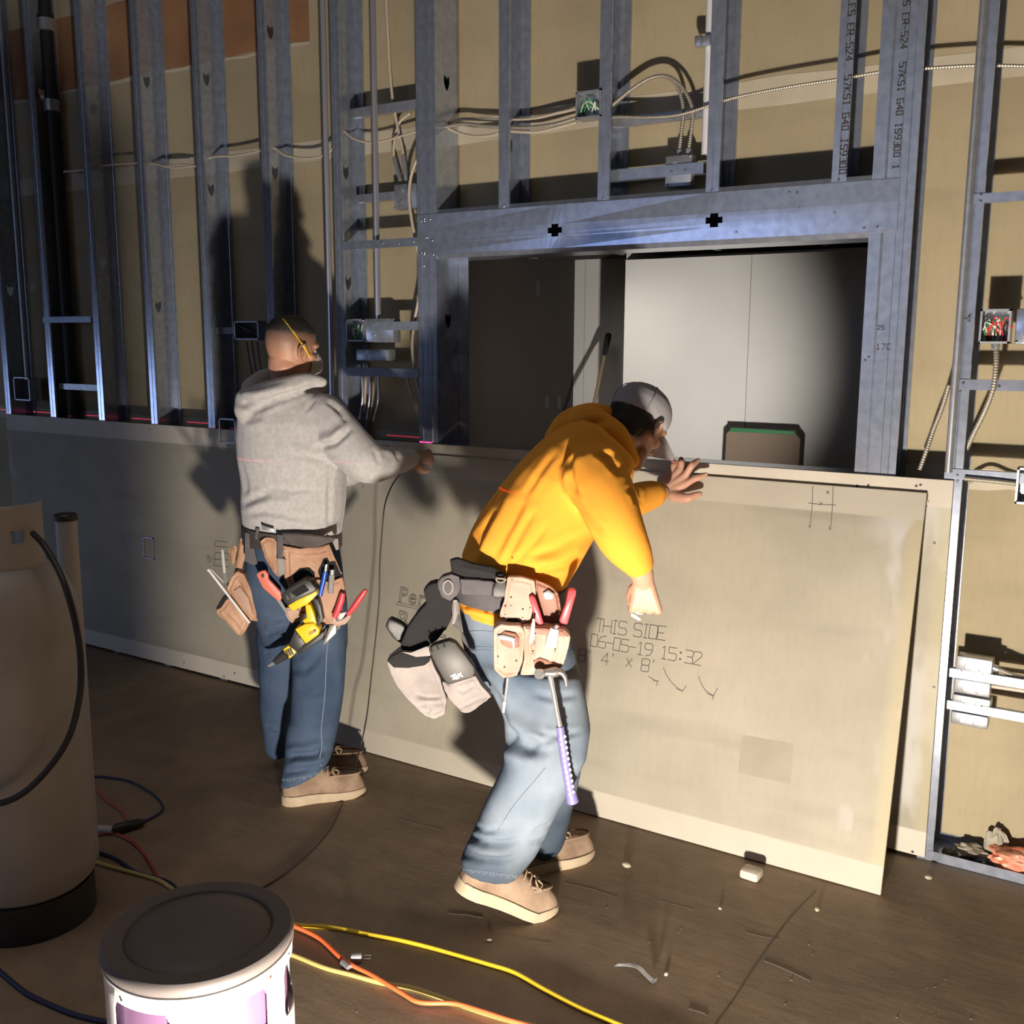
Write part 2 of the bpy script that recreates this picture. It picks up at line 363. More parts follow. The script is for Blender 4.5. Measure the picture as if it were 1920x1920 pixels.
# ---------------------------------------------------------------- steel framing
def sheet_obj(mb, name, m, parent=None, t=.0012):
    o = mb.build(name, m, parent, smooth=False, fix=False)
    s = o.modifiers.new('gauge', 'SOLIDIFY'); s.thickness = t; s.offset = 0
    return o
def stud_mesh(w_, h, holes, flip=False, lip=.009, d=D):
    """C stud: web on x=0, flanges at y=0 and y=d, open towards +x; knockouts cut through the web"""
    mb = MB(); zs = [0.0]; 
    for z in sorted(holes):
        if .08 < z < h - .08: zs += [z - .07, z + .07]
    zs.append(h)
    for i in range(len(zs) - 1):
        a, b = zs[i], zs[i + 1]; hole = i % 2 == 1
        if not hole:
            mb.add([(0, 0, a), (0, d, a), (0, d, b), (0, 0, b)], [(0, 1, 2, 3)])
        else:
            c = (a + b) / 2; ym = d / 2
            out = [(0, 0, a), (0, ym, a), (0, d, a), (0, d, c), (0, d, b), (0, ym, b), (0, 0, b), (0, 0, c)]
            inn = [(0, ym - .011, c - .018), (0, ym, c - .032), (0, ym + .011, c - .018), (0, ym + .019, c), (0, ym + .017, c + .026), (0, ym, c + .018), (0, ym - .017, c + .026), (0, ym - .019, c)]
            mb.add(out + inn, [(k, (k + 1) % 8, 8 + (k + 1) % 8, 8 + k) for k in range(8)])
    g = .0016
    for y, l in ((0, lip), (d, d - lip)):
        s = 1 if y == 0 else -1
        mb.add([(0, y, 0), (w_ * .45, y, 0), (w_ * .5, y + s * g, 0), (w_ * .55, y, 0), (w_, y, 0), (w_, l, 0), (0, y, h), (w_ * .45, y, h), (w_ * .5, y + s * g, h), (w_ * .55, y, h), (w_, y, h), (w_, l, h)],
               [(k, k + 1, k + 7, k + 6) for k in range(5)])
    if flip: mb.v = [(w_ - x, y, z) for x, y, z in mb.v]
    return mb
def screws(parent, pts, nrm=(0, -1, 0), r=.0042):
    for P in pts:
        mb = MB(); n = V(nrm); mb.lathe(V(P), [(r, 0), (r, .0012), (r * .6, .0026)], 10, n); mb.build('screw', M['screw'], parent)
def stud(x0, label, w_=.043, z0=0.0, z1=3.7, holes=(), flip=False, m='galv', scr=()):
    o = sheet_obj(stud_mesh(w_, z1 - z0, [z - z0 for z in holes], flip), 'steel_stud', M[m]); o.location = (x0, 0, z0)
    tag(o, label, 'stud', 'galvanized studs of the wall frame')
    for dx, z in scr:
        mb = MB(); mb.lathe((dx, -.0008, z - z0), [(.0042, 0), (.0042, .0012), (.0025, .0026)], 10, V((0, -1, 0))); s = mb.build('screw', M['screw'], o)
    return o
S = .4064
ids = ['leftmost galvanized stud, at the dark edge of the framing', 'galvanized stud between the leftmost stud and the black vent pipe', 'galvanized stud just right of the black vent pipe',
       'galvanized stud second to the right of the black vent pipe', 'galvanized stud just left of the man in the grey hoodie', 'galvanized stud rising behind the grey hoodie man\'s head', 'galvanized stud along the thin conduit right of the grey hoodie man']
hl = [(1.9, 2.9), (2.88,), (2.76, 2.02), (2.84, 1.80), (2.80, 2.32), (2.36, 2.94), (2.33, 1.88)]
for i, k in enumerate(range(-7, 0)):
    xc = .0602 + S * k; stud(xc - .022, ids[i], holes=hl[i], w_=.044, scr=((.022, 1.60),) if i in (1, 4) else ())
stud(.061, 'doubled jamb stud at the left side of the window opening', w_=.044, holes=(1.86, 2.7), scr=((.02, 2.10), (.035, 2.10), (.02, 1.98), (.035, 1.98), (.03, 1.93)))
sheet_obj(stud_mesh(.044, 3.7, (1.72, 2.62), True), 'steel_stud', M['galv']).location = (.107, 0, 0)
tag(bpy.data.objects['steel_stud.008'], 'inner jamb stud facing the window opening on its left', 'stud', 'galvanized studs of the wall frame')
crip = [(.441, 'short stud above the header, nearest the left jamb', (2.36,)), (.853, 'short stud above the header beside the open junction box', ()), (1.254, 'short stud above the header next to the white conduit', ()), (1.664, 'short stud above the header printed with black lettering', ())]
for x, lb, hh in crip: stud(x, lb, z0=2.121, holes=hh, w_=.044, scr=((.022, 2.132),))
king = stud(1.866, 'tall king stud right of the window opening, closed face printed with lettering', w_=.044, holes=(2.9,), scr=())
jack = sheet_obj(stud_mesh(.078, 2.45 + 1.2, (), False), 'steel_stud', M['galv'])
jack.location = (1.786, 0, 0); tag(jack, 'wide right jamb stud carrying the right end of the header', 'stud', 'galvanized studs of the wall frame')
screws(jack, [(.012, -.001, 1.585), (.022, -.001, 1.595), (.030, -.001, 1.99), (.052, -.001, 1.985)])
kst = stud(2.056, 'bright galvanized stud at the right edge of the fixed board', w_=.046, holes=(), scr=((.014, 1.700), (.031, 1.703), (.018, 1.252), (.018, 1.228), (.02, 1.50)))
# printing on the studs (flat ink, reads downwards)
mb = MB(); P = at(1597, -40, 0); lettering(mb, 'MO-LES ER-524  57KSI G40 IS9300', P + V((-.004, -.0022, 0)), (0, 0, -1), (1, 0, 0), (0, -1, 0), .0192, .0030, 5.7)
k0 = bpy.data.objects['steel_stud.012']; o = mb.build('lettering', M['ink'], k0, smooth=False, fix=False); o.location = -k0.location; tag(o, 'black printed stud lettering', kind='stuff')
mb = MB(); P = at(1697, -20, 0); lettering(mb, 'LES ER-524  57KSI G40 IS9300 1', P + V((-.002, -.0022, 0)), (0, 0, -1), (1, 0, 0), (0, -1, 0), .0178, .0028, 5.7)
o = mb.build('lettering', M['ink'], king, smooth=False, fix=False); o.location = -king.location; tag(o, 'black printed stud lettering', kind='stuff')
mb = MB(); P = at(1645, 618, 0); lettering(mb, '25', P + V((0, -.0022, 0)), (1, 0, 0), (0, 0, 1), (0, -1, 0), .012, .0018); lettering(mb, '17C', at(1643, 655, 0) + V((0, -.0022, 0)), (1, 0, 0), (0, 0, 1), (0, -1, 0), .016, .002)
o = tag(mb.build('handwriting', M['ink'], jack, smooth=False, fix=False), kind='stuff'); o.location = -jack.location
mb = MB(); q = lambda u, v: at(u, v, -.0022)
for s in ([(1801, 599), (1807, 591)], [(1808, 597), (1813, 597)], [(1814, 597), (1816, 592), (1820, 589), (1817, 594), (1819, 597)]): mb.ribbon([q(*p) for p in s], .003, (0, -1, 0))
o = tag(mb.build('handwriting', M['ink'], kst, smooth=False, fix=False), kind='stuff'); o.location = -kst.location

# header: 6 in track facing the room with two cross-shaped knockouts
hx0, hx1, hz0, hz1 = .064, 1.868, 1.972, 2.123
hd = thing('steel_header', 'wide galvanized header beam with two cross-shaped holes above the window opening', 'beam')
mb = MB(); yf = -.002
cr = []
for u, v in ((1041, 433), (1340, 412)): P = at(u, v, 0); cr.append((P.x, P.z))
xs_ = [hx0]; 
for cx, cz in cr: xs_ += [cx - .029, cx - .014, cx + .014, cx + .029]
xs_.append(hx1); cz = sum(c[1] for c in cr) / 2
zs_ = [hz0, cz - .022, cz - .010, cz + .010, cz + .022, hz1]
for i in range(len(xs_) - 1):
    for j in range(5):
        arm = i % 5
        if i in (1, 2, 3, 5 + 0, 5 + 1, 5 + 2) and False: pass
        kx = (i - 1) % 4 if 1 <= i <= 8 else -1
        if kx in (0, 2) and j == 2: continue
        if kx == 1 and j in (1, 2, 3): continue
        b_ = lambda x, z: yf + .0035 * math.sin(x * 9) * math.sin((z - hz0) / (hz1 - hz0) * math.pi)
        A = [(x, b_(x, z), z) for x, z in ((xs_[i], zs_[j]), (xs_[i + 1], zs_[j]), (xs_[i + 1], zs_[j + 1]), (xs_[i], zs_[j + 1]))]
        mb.add(A, [(0, 1, 2, 3)])
sheet_obj(mb, 'face_plate', M['galv'], hd)
for z, s in ((hz0, -1), (hz1, 1)):
    mb = MB(); mb.add([(hx0, yf, z), (hx1, yf, z), (hx1, .008, z + s * .016), (hx0, .008, z + s * .016), (hx1, D - .001, z + s * .016), (hx0, D - .001, z + s * .016)], [(0, 1, 2, 3), (3, 2, 4, 5)])
    sheet_obj(mb, 'track_flange', M['galv'], hd)
mb = MB(); mb.add([(hx0, D - .012, hz0), (hx1, D - .012, hz0), (hx1, D - .012, hz1), (hx0, D - .012, hz1)], [(0, 1, 2, 3)]); sheet_obj(mb, 'back_plate', M['galv_dull'], hd)
screws(hd, [at(u, v, -.004) for u, v in ((1494, 362), (1498, 389), (1565, 398), (1380, 435), (1620, 427), (1645, 425), (795, 410), (806, 411), (800, 445), (810, 451), (795, 476), (812, 477), (1480, 361))])
# rear trim angle of the left jamb
mb = MB(); mb.span((.153, D - .004, 1.215), (.200, D + .001, 1.99)); tag(mb.build('trim_1', M['galv'], smooth=False), kind='structure')
mb = MB(); mb.span((.155, D - .04, 1.215), (1.785, D + .03, 1.222)); tag(mb.build('trim_2', M['galv_dull'], smooth=False), kind='structure')
# window sill track inside the fixed board
mb = MB(); mb.add([(.15, .001, 1.19), (.15, .001, 1.225), (.15, D - .002, 1.225), (.15, D - .002, 1.19), (1.787, .001, 1.19), (1.787, .001, 1.225), (1.787, D - .002, 1.225), (1.787, D - .002, 1.19)], [(0, 1, 5, 4), (1, 2, 6, 5), (2, 3, 7, 6)])
tag(sheet_obj(mb, 'sill_track', M['galv']), 'galvanized sill track at the bottom of the window opening', 'track')
# floor tracks
def track(x0, x1, label):
    mb = MB(); mb.add([(x0, -.003, .034), (x0, -.003, .002), (x0, D, .002), (x0, D, .034), (x1, -.003, .034), (x1, -.003, .002), (x1, D, .002), (x1, D, .034)], [(0, 1, 5, 4), (1, 2, 6, 5), (2, 3, 7, 6)])
    o = sheet_obj(mb, 'floor_track', M['galv'], t=.0016); tag(o, label, 'track'); return o
track(2.086, 4.2, 'galvanized floor track right of the fixed cement boards')

# horizontal blocking between studs
def block(x0, x1, z, h, y0, label, dep=.03, m='galv', fin=None):
    mb = MB(); mb.add([(x0, y0 + dep, z - h / 2), (x0, y0, z - h / 2), (x0, y0, z + h / 2), (x0, y0 + dep, z + h / 2), (x1, y0 + dep, z - h / 2), (x1, y0, z - h / 2), (x1, y0, z + h / 2), (x1, y0 + dep, z + h / 2)], [(0, 1, 5, 4), (1, 2, 6, 5), (2, 3, 7, 6)])
    o = sheet_obj(mb, 'blocking_strap', M[m]); tag(o, label, 'blocking', 'steel blocking between studs'); return o
xl, xr = -.322, .060
zz = lambda u, v, y: at(u, v, y).z
block(xl, xr, zz(770, 196, .06), .034, .06, 'topmost steel blocking beside the left jamb, crossed by a cable', m='galv_dull')
block(xl, xr, zz(720, 368, .09), .030, .09, 'steel blocking holding the grey square box beside the left jamb', m='galv_dull')
b3 = block(xl, xr, zz(730, 456, -.002), .032, -.002, 'thin steel blocking level with the header bottom', dep=.02); screws(b3, [at(717, 455, -.003), at(747, 457, -.003), at(775, 453, -.003)])
block(-.16, xr, zz(765, 611, -.002), .034, -.002, 'bright steel strap right of the wired switch boxes', dep=.012, m='zinc')
b5 = block(xl, xr, zz(740, 699, -.004), .034, -.004, 'deep steel blocking above the bundle of cable ends', dep=.05); screws(b5, [at(732, 701, -.005), at(782, 701, -.005)])
block(-2.41, -2.01, zz(60, 600, -.002), .03, -.002, 'short steel blocking between the two leftmost studs', dep=.02)
block(-1.17, -.78, zz(420, 620, .06), .03, .06, 'dark steel blocking behind the grey hoodie man\'s head', dep=.02, m='galv_dull')
block(-2.4, -2.0, zz(60, 722, .03), .03, .03, 'steel blocking behind the small box at the far edge', dep=.02, m='galv_dull')
sb = block(.86, 1.225, zz(1230, 322, .045), .036, .045, 'steel blocking under the curved cables above the header'); screws(sb, [at(1259, 322, .044), at(1285, 319, .044)])
block(.865, 1.26, zz(1300, 212, .075), .028, .075, 'steel blocking behind the armored cable beside the white conduit', m='galv_dull')
xk0, xk1 = 2.052, 2.86
for i, (u, v, lb, y) in enumerate(((1850, 371, 'upper white steel strap right of the bright stud', -.004), (1850, 722, 'white steel strap with a cable clamp right of the bright stud', -.004), (1850, 893, 'white steel strap level with the top of the fixed board', -.004),
                           (1850, 1272, 'upper of two white straps through the stacked outlet boxes', -.005), (1850, 1334, 'lower of two white straps through the stacked outlet boxes', -.005))):
    o = block(xk0 if i < 3 else 2.11, xk1, zz(u, v, y), .026 if i in (0, 3, 4) else .030, y, lb, dep=.022, m='galv')
    pts = {0: [(1839, 365), (1838, 377)], 1: [(1806, 718), (1873, 724)], 2: [(1795, 891), (1795, 902)], 3: [(1802, 1259), (1843, 1266)], 4: [(1806, 1319), (1840, 1326)]}[i]
    screws(o, [at(*p, y - .001) for p in pts])

# ---------------------------------------------------------------- fixed half-height boards
def fixed(x0, label):
    o = MB().span((0, 0, 0), (2.436, .0127, 1.219), .002).build('cement_board', M['wallboard']); o.location = (x0, -.0145, .012)
    tag(o, label, 'board', 'cement boards fixed to the studs'); return o
fb = fixed(2.083 - 2.438, 'cement board fixed to the frame behind the leaning sheet, under the window')
fa = fixed(2.083 - 2 * 2.438, 'dim cement board fixed to the studs behind the propane tank')
for o, pts in ((fb, [(1718, 911), (1726, 909), (1628, 910), (1607, 911), (1711, 1597), (1751, 1288), (1752, 1018), (1400, 1655)]), (fa, [(280, 804), (393, 817), (345, 1242), (420, 1268), (60, 790), (440, 1262)])):
    for P in pts:
        q_ = at(*P, -.0145)
        mb = MB(); mb.lathe(q_ - o.location, [(.0045, 0), (.0045, .0004)], 8, V((0, -1, 0))); mb.build('screw', M['wire_black'], o)
# print glimpsed behind the grey man, turned on its side
mb = MB(); ctr = at(392, 1047, -.0151)
mb.tube([ctr + V((math.cos(a), 0, math.sin(a))) * .016 for a in np.linspace(0, 2 * math.pi, 17)], .0012, 4)
lettering(mb, 'R', ctr + V((-.006, 0, -.007)), (1, 0, 0), (0, 0, 1), (0, -1, 0), .015, .002, off=.0003)
for pts in ([(400, 1060), (428, 1063)], [(400, 1048), (428, 1050)], [(404, 1036), (428, 1038)], [(404, 1036), (400, 1048)], [(404, 1048), (400, 1060)], [(402, 1024), (426, 1026)], [(404, 1014), (426, 1016)], [(404, 1014), (402, 1024)]):
    mb.ribbon([at(*p, -.0151) for p in pts], .003, (0, -1, 0))
o = tag(mb.build('stencil', M['stencil'], fa, smooth=False, fix=False), kind='stuff'); o.location = -fa.location

# ---------------------------------------------------------------- loose cement board sheet leaning on the wall
sh = thing('loose_cement_board', 'loose cement board sheet leaning on the wall, printed THIS SIDE with date', 'board')
B0 = V((2.011 - 2.438, -.312, .004)); yt = -.031; up_ = V((0, yt + .312, math.sqrt(1.219 ** 2 - (yt + .312) ** 2))).normalized(); ex_ = V((1, 0, 0)); nr_ = ex_.cross(up_)  # faces the room
if nr_.y > 0: nr_ = -nr_
RS = Matrix((ex_, -nr_, up_)).transposed()
o = MB().span((0, 0, 0), (2.438, .0127, 1.219), .003).build('board', M['sheet'], sh); o.matrix_local = Matrix.Translation(B0) @ RS.to_4x4()
def onS(u, v):
    d = ray(u, v); return CAM + d * ((B0 - CAM).dot(nr_) / d.dot(nr_))
mb = MB()
def line(text, u0, v0, u1, v1, hpx):
    A, B = onS(u0, v0), onS(u1, v1); k = (len(text) - 1) * 6 + 4
    h = (B - A).length / k * 6; C = onS(u0, v0 - hpx); lettering(mb, text, A, B - A, up_, nr_, (C - A).length, .0022, pitch=6 * ((B - A).length / k) / ((C - A).length / 6))
line('THIS SIDE', 1116, 1184, 1241, 1200, 25); line('06-05-19 15:32', 1107, 1211, 1309, 1247, 23); line('8" 4\' X 8\'', 1083, 1239, 1227, 1262, 23)
sh_p = mb.build('printed_lettering', M['ink'], sh, smooth=False, fix=False); tag(sh_p, 'black dot printed date and size lettering', kind='stuff')
mb = MB()
for s in ([(1524, 912), (1523, 946), (1521, 968), (1519, 990), (1516, 985)], [(1562, 913), (1561, 948), (1559, 972), (1557, 994), (1554, 988)], [(1516, 943), (1530, 945), (1545, 946), (1567, 947)], [(1537, 941), (1542, 945), (1537, 947)], [(1549, 925), (1555, 921)], [(1550, 921), (1555, 926)],
          [(1216, 1268), (1225, 1274), (1233, 1278), (1231, 1286)], [(1225, 1276), (1235, 1277)], [(1244, 1252), (1250, 1266), (1258, 1278), (1268, 1288), (1280, 1296)], [(1268, 1291), (1280, 1296), (1287, 1285)], [(1310, 1268), (1315, 1282), (1322, 1294), (1338, 1305)], [(1325, 1300), (1337, 1305), (1346, 1290)], [(1336, 1312), (1339, 1302)],
          [(1738, 933), (1736, 945), (1739, 950)], [(645, 905), (643, 917)], [(661, 905), (662, 917)], [(682, 905), (680, 917)]):
    mb.ribbon([onS(*p) for p in s], .0022, nr_, .0006)
tag(mb.build('pencil_marks', M['pencil'], sh, smooth=False, fix=False), kind='stuff')
mb = MB(); q4 = [onS(*p) + nr_ * .0004 for p in ((1392, 1378), (1488, 1395), (1482, 1470), (1383, 1449))]; mb.add(q4, [(0, 1, 2, 3)])
mb.build('repair_patch', mat('board_patch', (.352, .312, .240), .9, var=.05, scale=9), sh, smooth=False)
# outlined stencil name
def outline(text, P, ex, ey, size, th):
    cu = bpy.data.curves.new('stencil', 'FONT'); cu.body = text; cu.size = size; cu.fill_mode = 'NONE'; cu.bevel_depth = th; cu.bevel_resolution = 0; cu.resolution_u = 3; cu.space_character = 1.12
    t = bpy.data.objects.new('stencil', cu); COL.objects.link(t); dg = bpy.context.evaluated_depsgraph_get()
    me = bpy.data.meshes.new_from_object(t.evaluated_get(dg)); bpy.data.objects.remove(t); bpy.data.curves.remove(cu)
    ex = ex.normalized(); ey = ey.normalized(); Mx = Matrix((ex, ey, ex.cross(ey))).transposed().to_4x4(); Mx.translation = P
    me.transform(Mx); me.materials.clear(); me.materials.append(M['stencil']); o = bpy.data.objects.new('stencil_letters', me); COL.objects.link(o); return o
for tx, u, v, sz in (('Perma', 746, 1128, .088), ('BASE', 742, 1178, .105)):
    o = outline(tx, onS(u, v) + nr_ * .0006, ex_, up_, sz, .0016); o.parent = sh; tag(o, kind='stuff')
mb = MB(); mb.ribbon([onS(744, 1129), onS(900, 1164)], .002, nr_, .0006); mb.ribbon([onS(742, 1133), onS(900, 1168)], .002, nr_, .0006); tag(mb.build('stencil_rule', M['stencil'], sh, smooth=False, fix=False), kind='stuff')

# ---------------------------------------------------------------- conduits and pipes
def conduit(u, v, y, z0, z1, r, label, m='emt', cat='conduit', coup=()):
    P = at(u, v, y); o = thing('conduit' if cat == 'conduit' else 'vent_pipe', label, cat)
    MB().tube([(P.x, P.y, z0), (P.x, P.y, z1)], r, 14).build('pipe', M[m], o)
    for z in coup:
        MB().lathe((P.x, P.y, z), [(r * 1.02, -.03), (r * 1.28, -.028), (r * 1.28, .028), (r * 1.02, .03)], 16, cap=False).build('coupling', M['emt'] if cat == 'conduit' else M['zinc'], o)
    return P
conduit(612, 310, -.012, 1.28, 3.6, .0115, 'thin steel conduit hugging the stud right of the grey hoodie man')
c2 = conduit(704, 300, .035, zz(716, 598, .035), 3.6, .0125, 'shiny steel conduit dropping into the green-wired switch boxes')
conduit(24, 350, .03, zz(45, 712, .03), 3.6, .011, 'thin conduit dropping to the small box at the far edge', m='galv_dull')
P = at(1330, 150, .085); conduit(1330, 150, .085, zz(1322, 290, .085), 3.6, .0185, 'white conduit behind the short stud above the header', m='white_metal')
P3 = P
conduit(107, 350, .09, 1.0, 3.6, .031, 'black vent pipe with a metal coupling among the dim studs', m='black_pipe', cat='pipe', coup=(zz(103, 197, .09), zz(92, 45, .09)))
PK = at(1815, 400, -.006); conduit(1815, 400, -.006, zz(1772, 885, -.006), 3.6, .0115, 'pale steel conduit fixed along the bright stud at the board edge', m='zinc')
mb = MB(); cz_ = zz(1322, 78, .06); mb.span((P3.x - .024, .05, cz_ - .016), (P3.x + .012, .066, cz_ + .016), .003); mb.span((P3.x - .045, .054, cz_ - .012), (P3.x - .02, .085, cz_ + .022), .003); mb.mi = 0
tag(mb.build('pipe_clamp', M['zinc']), 'small zinc clamp gripping the white conduit near the top', 'clamp')

# ---------------------------------------------------------------- electrical boxes
def ebox(u0, v0, u1, v1, y, label, dep=.045, m='zinc', wires=(), open_=True, ears=True, front=0.0, nm='junction_box', depth_fwd=0.0):
    A = at(u0, v1, y); B = at(u1, v0, y); x0, x1, z0, z1 = A.x, B.x, A.z, B.z; t = .0025
    o = thing(nm, label, 'electrical box', 'electrical boxes in the wall frame'); mb = MB()
    if open_:
        mb.span((x0, y + dep - t, z0), (x1, y + dep, z1)); mb.span((x0, y, z0), (x0 + t, y + dep, z1)); mb.span((x1 - t, y, z0), (x1, y + dep, z1)); mb.span((x0, y, z0), (x1, y + dep, z0 + t)); mb.span((x0, y, z1 - t), (x1, y + dep, z1))
        r = .006
        for a in ((x0, y - .001, z0, x1, z0 + r), (x0, y - .001, z1 - r, x1, z1), (x0, y - .001, z0, x0 + r, z1), (x1 - r, y - .001, z0, x1, z1)): mb.span((a[0], a[1], a[2]), (a[3], a[1] + .003, a[4]))
        mb.build('shell', M[m], o, smooth=False)
        MB().span((x0 + t, y + dep - 2.2 * t, z0 + t), (x1 - t, y + dep - t, z1 - t)).build('back', M['zinc' if m == 'zinc' else 'inside_shade'], o, smooth=False)
    else:
        mb.span((x0, y, z0), (x1, y + dep, z1), .004); mb.build('shell', M[m], o)
        for fx, fz in ((.3, .3), (.7, .66), (.35, .75)):
            MB().lathe((x0 + (x1 - x0) * fx, y, z0 + (z1 - z0) * fz), [(.010, 0), (.010, .001), (.008, .0014)], 12, V((0, -1, 0))).build('knockout', M[m], o)
    if ears:
        for x, z in ((x0 + .006, z0 + .006), (x1 - .006, z1 - .006)):
            MB().lathe((x, y - .002, z), [(.0035, 0), (.0035, .002), (.002, .003)], 8, V((0, -1, 0))).build('screw', M['screw'], o)
    for c, k in wires:
        for j in range(k):
            mb = MB(); x = rnd.uniform(x0 + .012, x1 - .012); xx = rnd.uniform(x0 + .012, x1 - .012); zt = z1 - .02 - rnd.uniform(0, .02); yb = y + dep * .35
            mb.tube(spl([(x, y + dep * .8, z0 + .008), (x + rnd.uniform(-.012, .012), yb, z0 + (z1 - z0) * .4), (xx, yb - .006, zt), (xx + rnd.uniform(-.02, .02), yb, zt - .03)], 5), .0022, 6); mb.build('wire', M[c], o)
    return o, x0, x1, z0, z1
ebox(1079, 166, 1128, 224, -.006, 'open junction box with green wires above the header', .055, wires=(('wire_green', 4), ('wire_white', 3)))
eb = ebox(1246, 288, 1297, 352, .05, 'grey square box under two curved cables above the header', .05, m='galv_dull', open_=False)
ebox(739, 342, 783, 393, .085, 'grey square box with two cables beside the left jamb', .05, m='galv_dull', open_=False)
ebox(649, 598, 682, 640, -.004, 'switch box with green wires beside the grey hoodie man', .05, wires=(('wire_green', 5), ('wire_white', 4)))
ebox(684, 597, 737, 642, .0, 'bare zinc box with the shiny conduit entering its top', .05, open_=False)
ebox(668, 655, 728, 676, .02, 'slanted zinc box below the green-wired switch boxes', .05, m='galv_dull', open_=False, ears=False)
ebox(440, 602, 484, 637, -.004, 'dark outlet box behind the grey hoodie man\'s head', .05, m='galv_dull', wires=(('wire_black', 4),))
ebox(1834, 579, 1898, 644, -.012, 'square box full of red, green and white wires at the right stud', .055, wires=(('wire_green', 5), ('wire_red', 7), ('wire_white', 5), ('wire_black', 4)))
ebox(1901, 578, 1970, 645, -.010, 'blank zinc plate box next to the red-wired box', .05, open_=False, m='galv')
ebox(28, 708, 54, 750, -.002, 'small outlet box hanging between the two leftmost studs', .05, m='galv_dull')
ebox(412, 786, 441, 830, -.02, 'outlet box at the board top behind the grey hoodie', .05, m='galv_dull')
ebox(1902, 880, 1960, 944, -.02, 'zinc outlet box at the right edge, level with the board top', .05)
ebox(269, 1009, 287, 1046, -.020, 'outlet box let into the dim fixed board', .05, m='zinc', ears=False)
cl_ = ((1793, 1229, 1860, 1258, 'top'), (1789, 1271, 1856, 1298, 'second'), (1786, 1301, 1857, 1318, 'third'), (1783, 1333, 1852, 1356, 'lowest'))
for u0, v0, u1, v1, nm in cl_:
    A = at(u0, v0, -.004); B = at(u1, v1 + 8, -.004); o = thing('outlet_box', nm + ' of the four white boxes stacked on the right straps', 'electrical box', 'electrical boxes in the wall frame')
    A2 = at(u0, (v0 + v1) / 2, -.004); hh = abs(at(u0, v0, -.004).z - at(u0, v1, -.004).z); x1 = at(u1, v1, -.004).x
    MB().span((A2.x, -.003, A2.z - hh / 2), (x1, .05, A2.z + hh / 2), .003).build('shell', M['zinc'], o)
    for fx in (.3, .68): MB().lathe((A2.x + (x1 - A2.x) * fx, -.003, A2.z - hh * .15), [(.009, 0), (.009, .001), (.007, .0016)], 12, V((0, -1, 0))).build('knockout', M['zinc'], o)

# ---------------------------------------------------------------- cables
def cable(pts, y, r, label, m='armor', ridge=.09, step=.0020, fitting=None):
    Y = y if isinstance(y, (list, tuple)) else [y] * len(pts)
    P = [at(u, v, yy) for (u, v), yy in zip(pts, Y)]; path = resample(spl(P, 8), step if ridge else .012)
    o = tag(MB().tube(path, r, 8, True, ridge).build('armored_cable' if m == 'armor' else 'cable', M[m], ang=80 if not ridge else 40), label, 'cable', 'cables in the wall frame')
    if fitting:
        for i in fitting: MB().tube([path[i], path[i].lerp(path[i + (8 if i == 0 else -8)], 1)], r * 1.6, 10).build('connector', M['zinc'], o)
    return o
cable([(836, 238), (870, 232), (905, 236), (942, 238), (990, 239), (1040, 233), (1081, 221)], .07, .007, 'armored cable from the jamb hole to the open junction box')
cable([(838, 236), (862, 224), (905, 224), (945, 225), (1000, 222), (1045, 212), (1081, 204)], .10, .006, 'upper thin cable from the jamb hole to the junction box', m='cable_tan', ridge=0)
cable([(840, 240), (862, 250), (892, 256), (925, 253), (950, 246), (1010, 247), (1082, 229)], .085, .006, 'sagging lower cable between jamb hole and junction box', m='cable_tan', ridge=0)
cable([(1128, 220), (1165, 219), (1210, 220), (1262, 217), (1300, 208), (1350, 191), (1400, 178), (1480, 163), (1570, 149), (1660, 134), (1740, 128), (1830, 123), (1920, 124), (2000, 128)], .055, .0052, 'long armored cable rising across the studs above the opening')
cable([(1130, 208), (1148, 198), (1180, 172), (1215, 149), (1245, 143), (1266, 156), (1278, 185), (1281, 215), (1277, 255), (1273, 290)], .075, .0062, 'left of two arched cables dropping to the grey box', fitting=(-1,))
cable([(1130, 206), (1150, 195), (1182, 169), (1218, 147), (1250, 143), (1276, 160), (1293, 188), (1299, 215), (1295, 255), (1290, 288)], .066, .0062, 'right of two arched cables dropping to the grey box', fitting=(-1,))
cable([(310, 312), (340, 309), (375, 311), (395, 295), (440, 292), (478, 285), (512, 277), (535, 291), (575, 297), (610, 290), (640, 262)], .075, .0055, 'tan cable threaded through the studs left of the opening', m='cable_tan', ridge=0)
cable([(120, 322), (160, 318), (200, 310), (250, 306), (285, 306), (320, 314), (358, 313)], .075, .0055, 'dim cable threaded through the studs by the black pipe', m='cable_tan', ridge=0)
cable([(646, 246), (662, 259), (690, 267), (725, 263), (755, 254), (790, 244)], .075, .0045, 'slack tan cable behind the shiny conduit', m='cable_tan', ridge=0)
cable([(723, -20), (727, 60), (731, 130), (736, 185), (741, 215), (747, 245), (752, 268), (758, 300), (762, 338)], .085, .0062, 'cable hanging from above into the grey square box', m='cable_tan', ridge=0, fitting=(-1,))
cable([(770, 212), (750, 228), (742, 252), (738, 280), (741, 306), (751, 338)], .10, .0058, 'bowed cable looping into the grey square box', m='cable_tan', ridge=0, fitting=(-1,))
cable([(790, 288), (778, 308), (770, 335), (767, 365), (770, 400), (777, 440), (785, 480), (789, 520), (785, 560), (777, 605), (773, 650), (778, 700), (790, 752)], .03, .0062, 'wavy tan cable running down beside the left jamb', m='cable_tan', ridge=0)
cable([(762, 700), (766, 722), (772, 742)], .02, .005, 'short cable tail below the blocking', m='cable_tan', ridge=0)
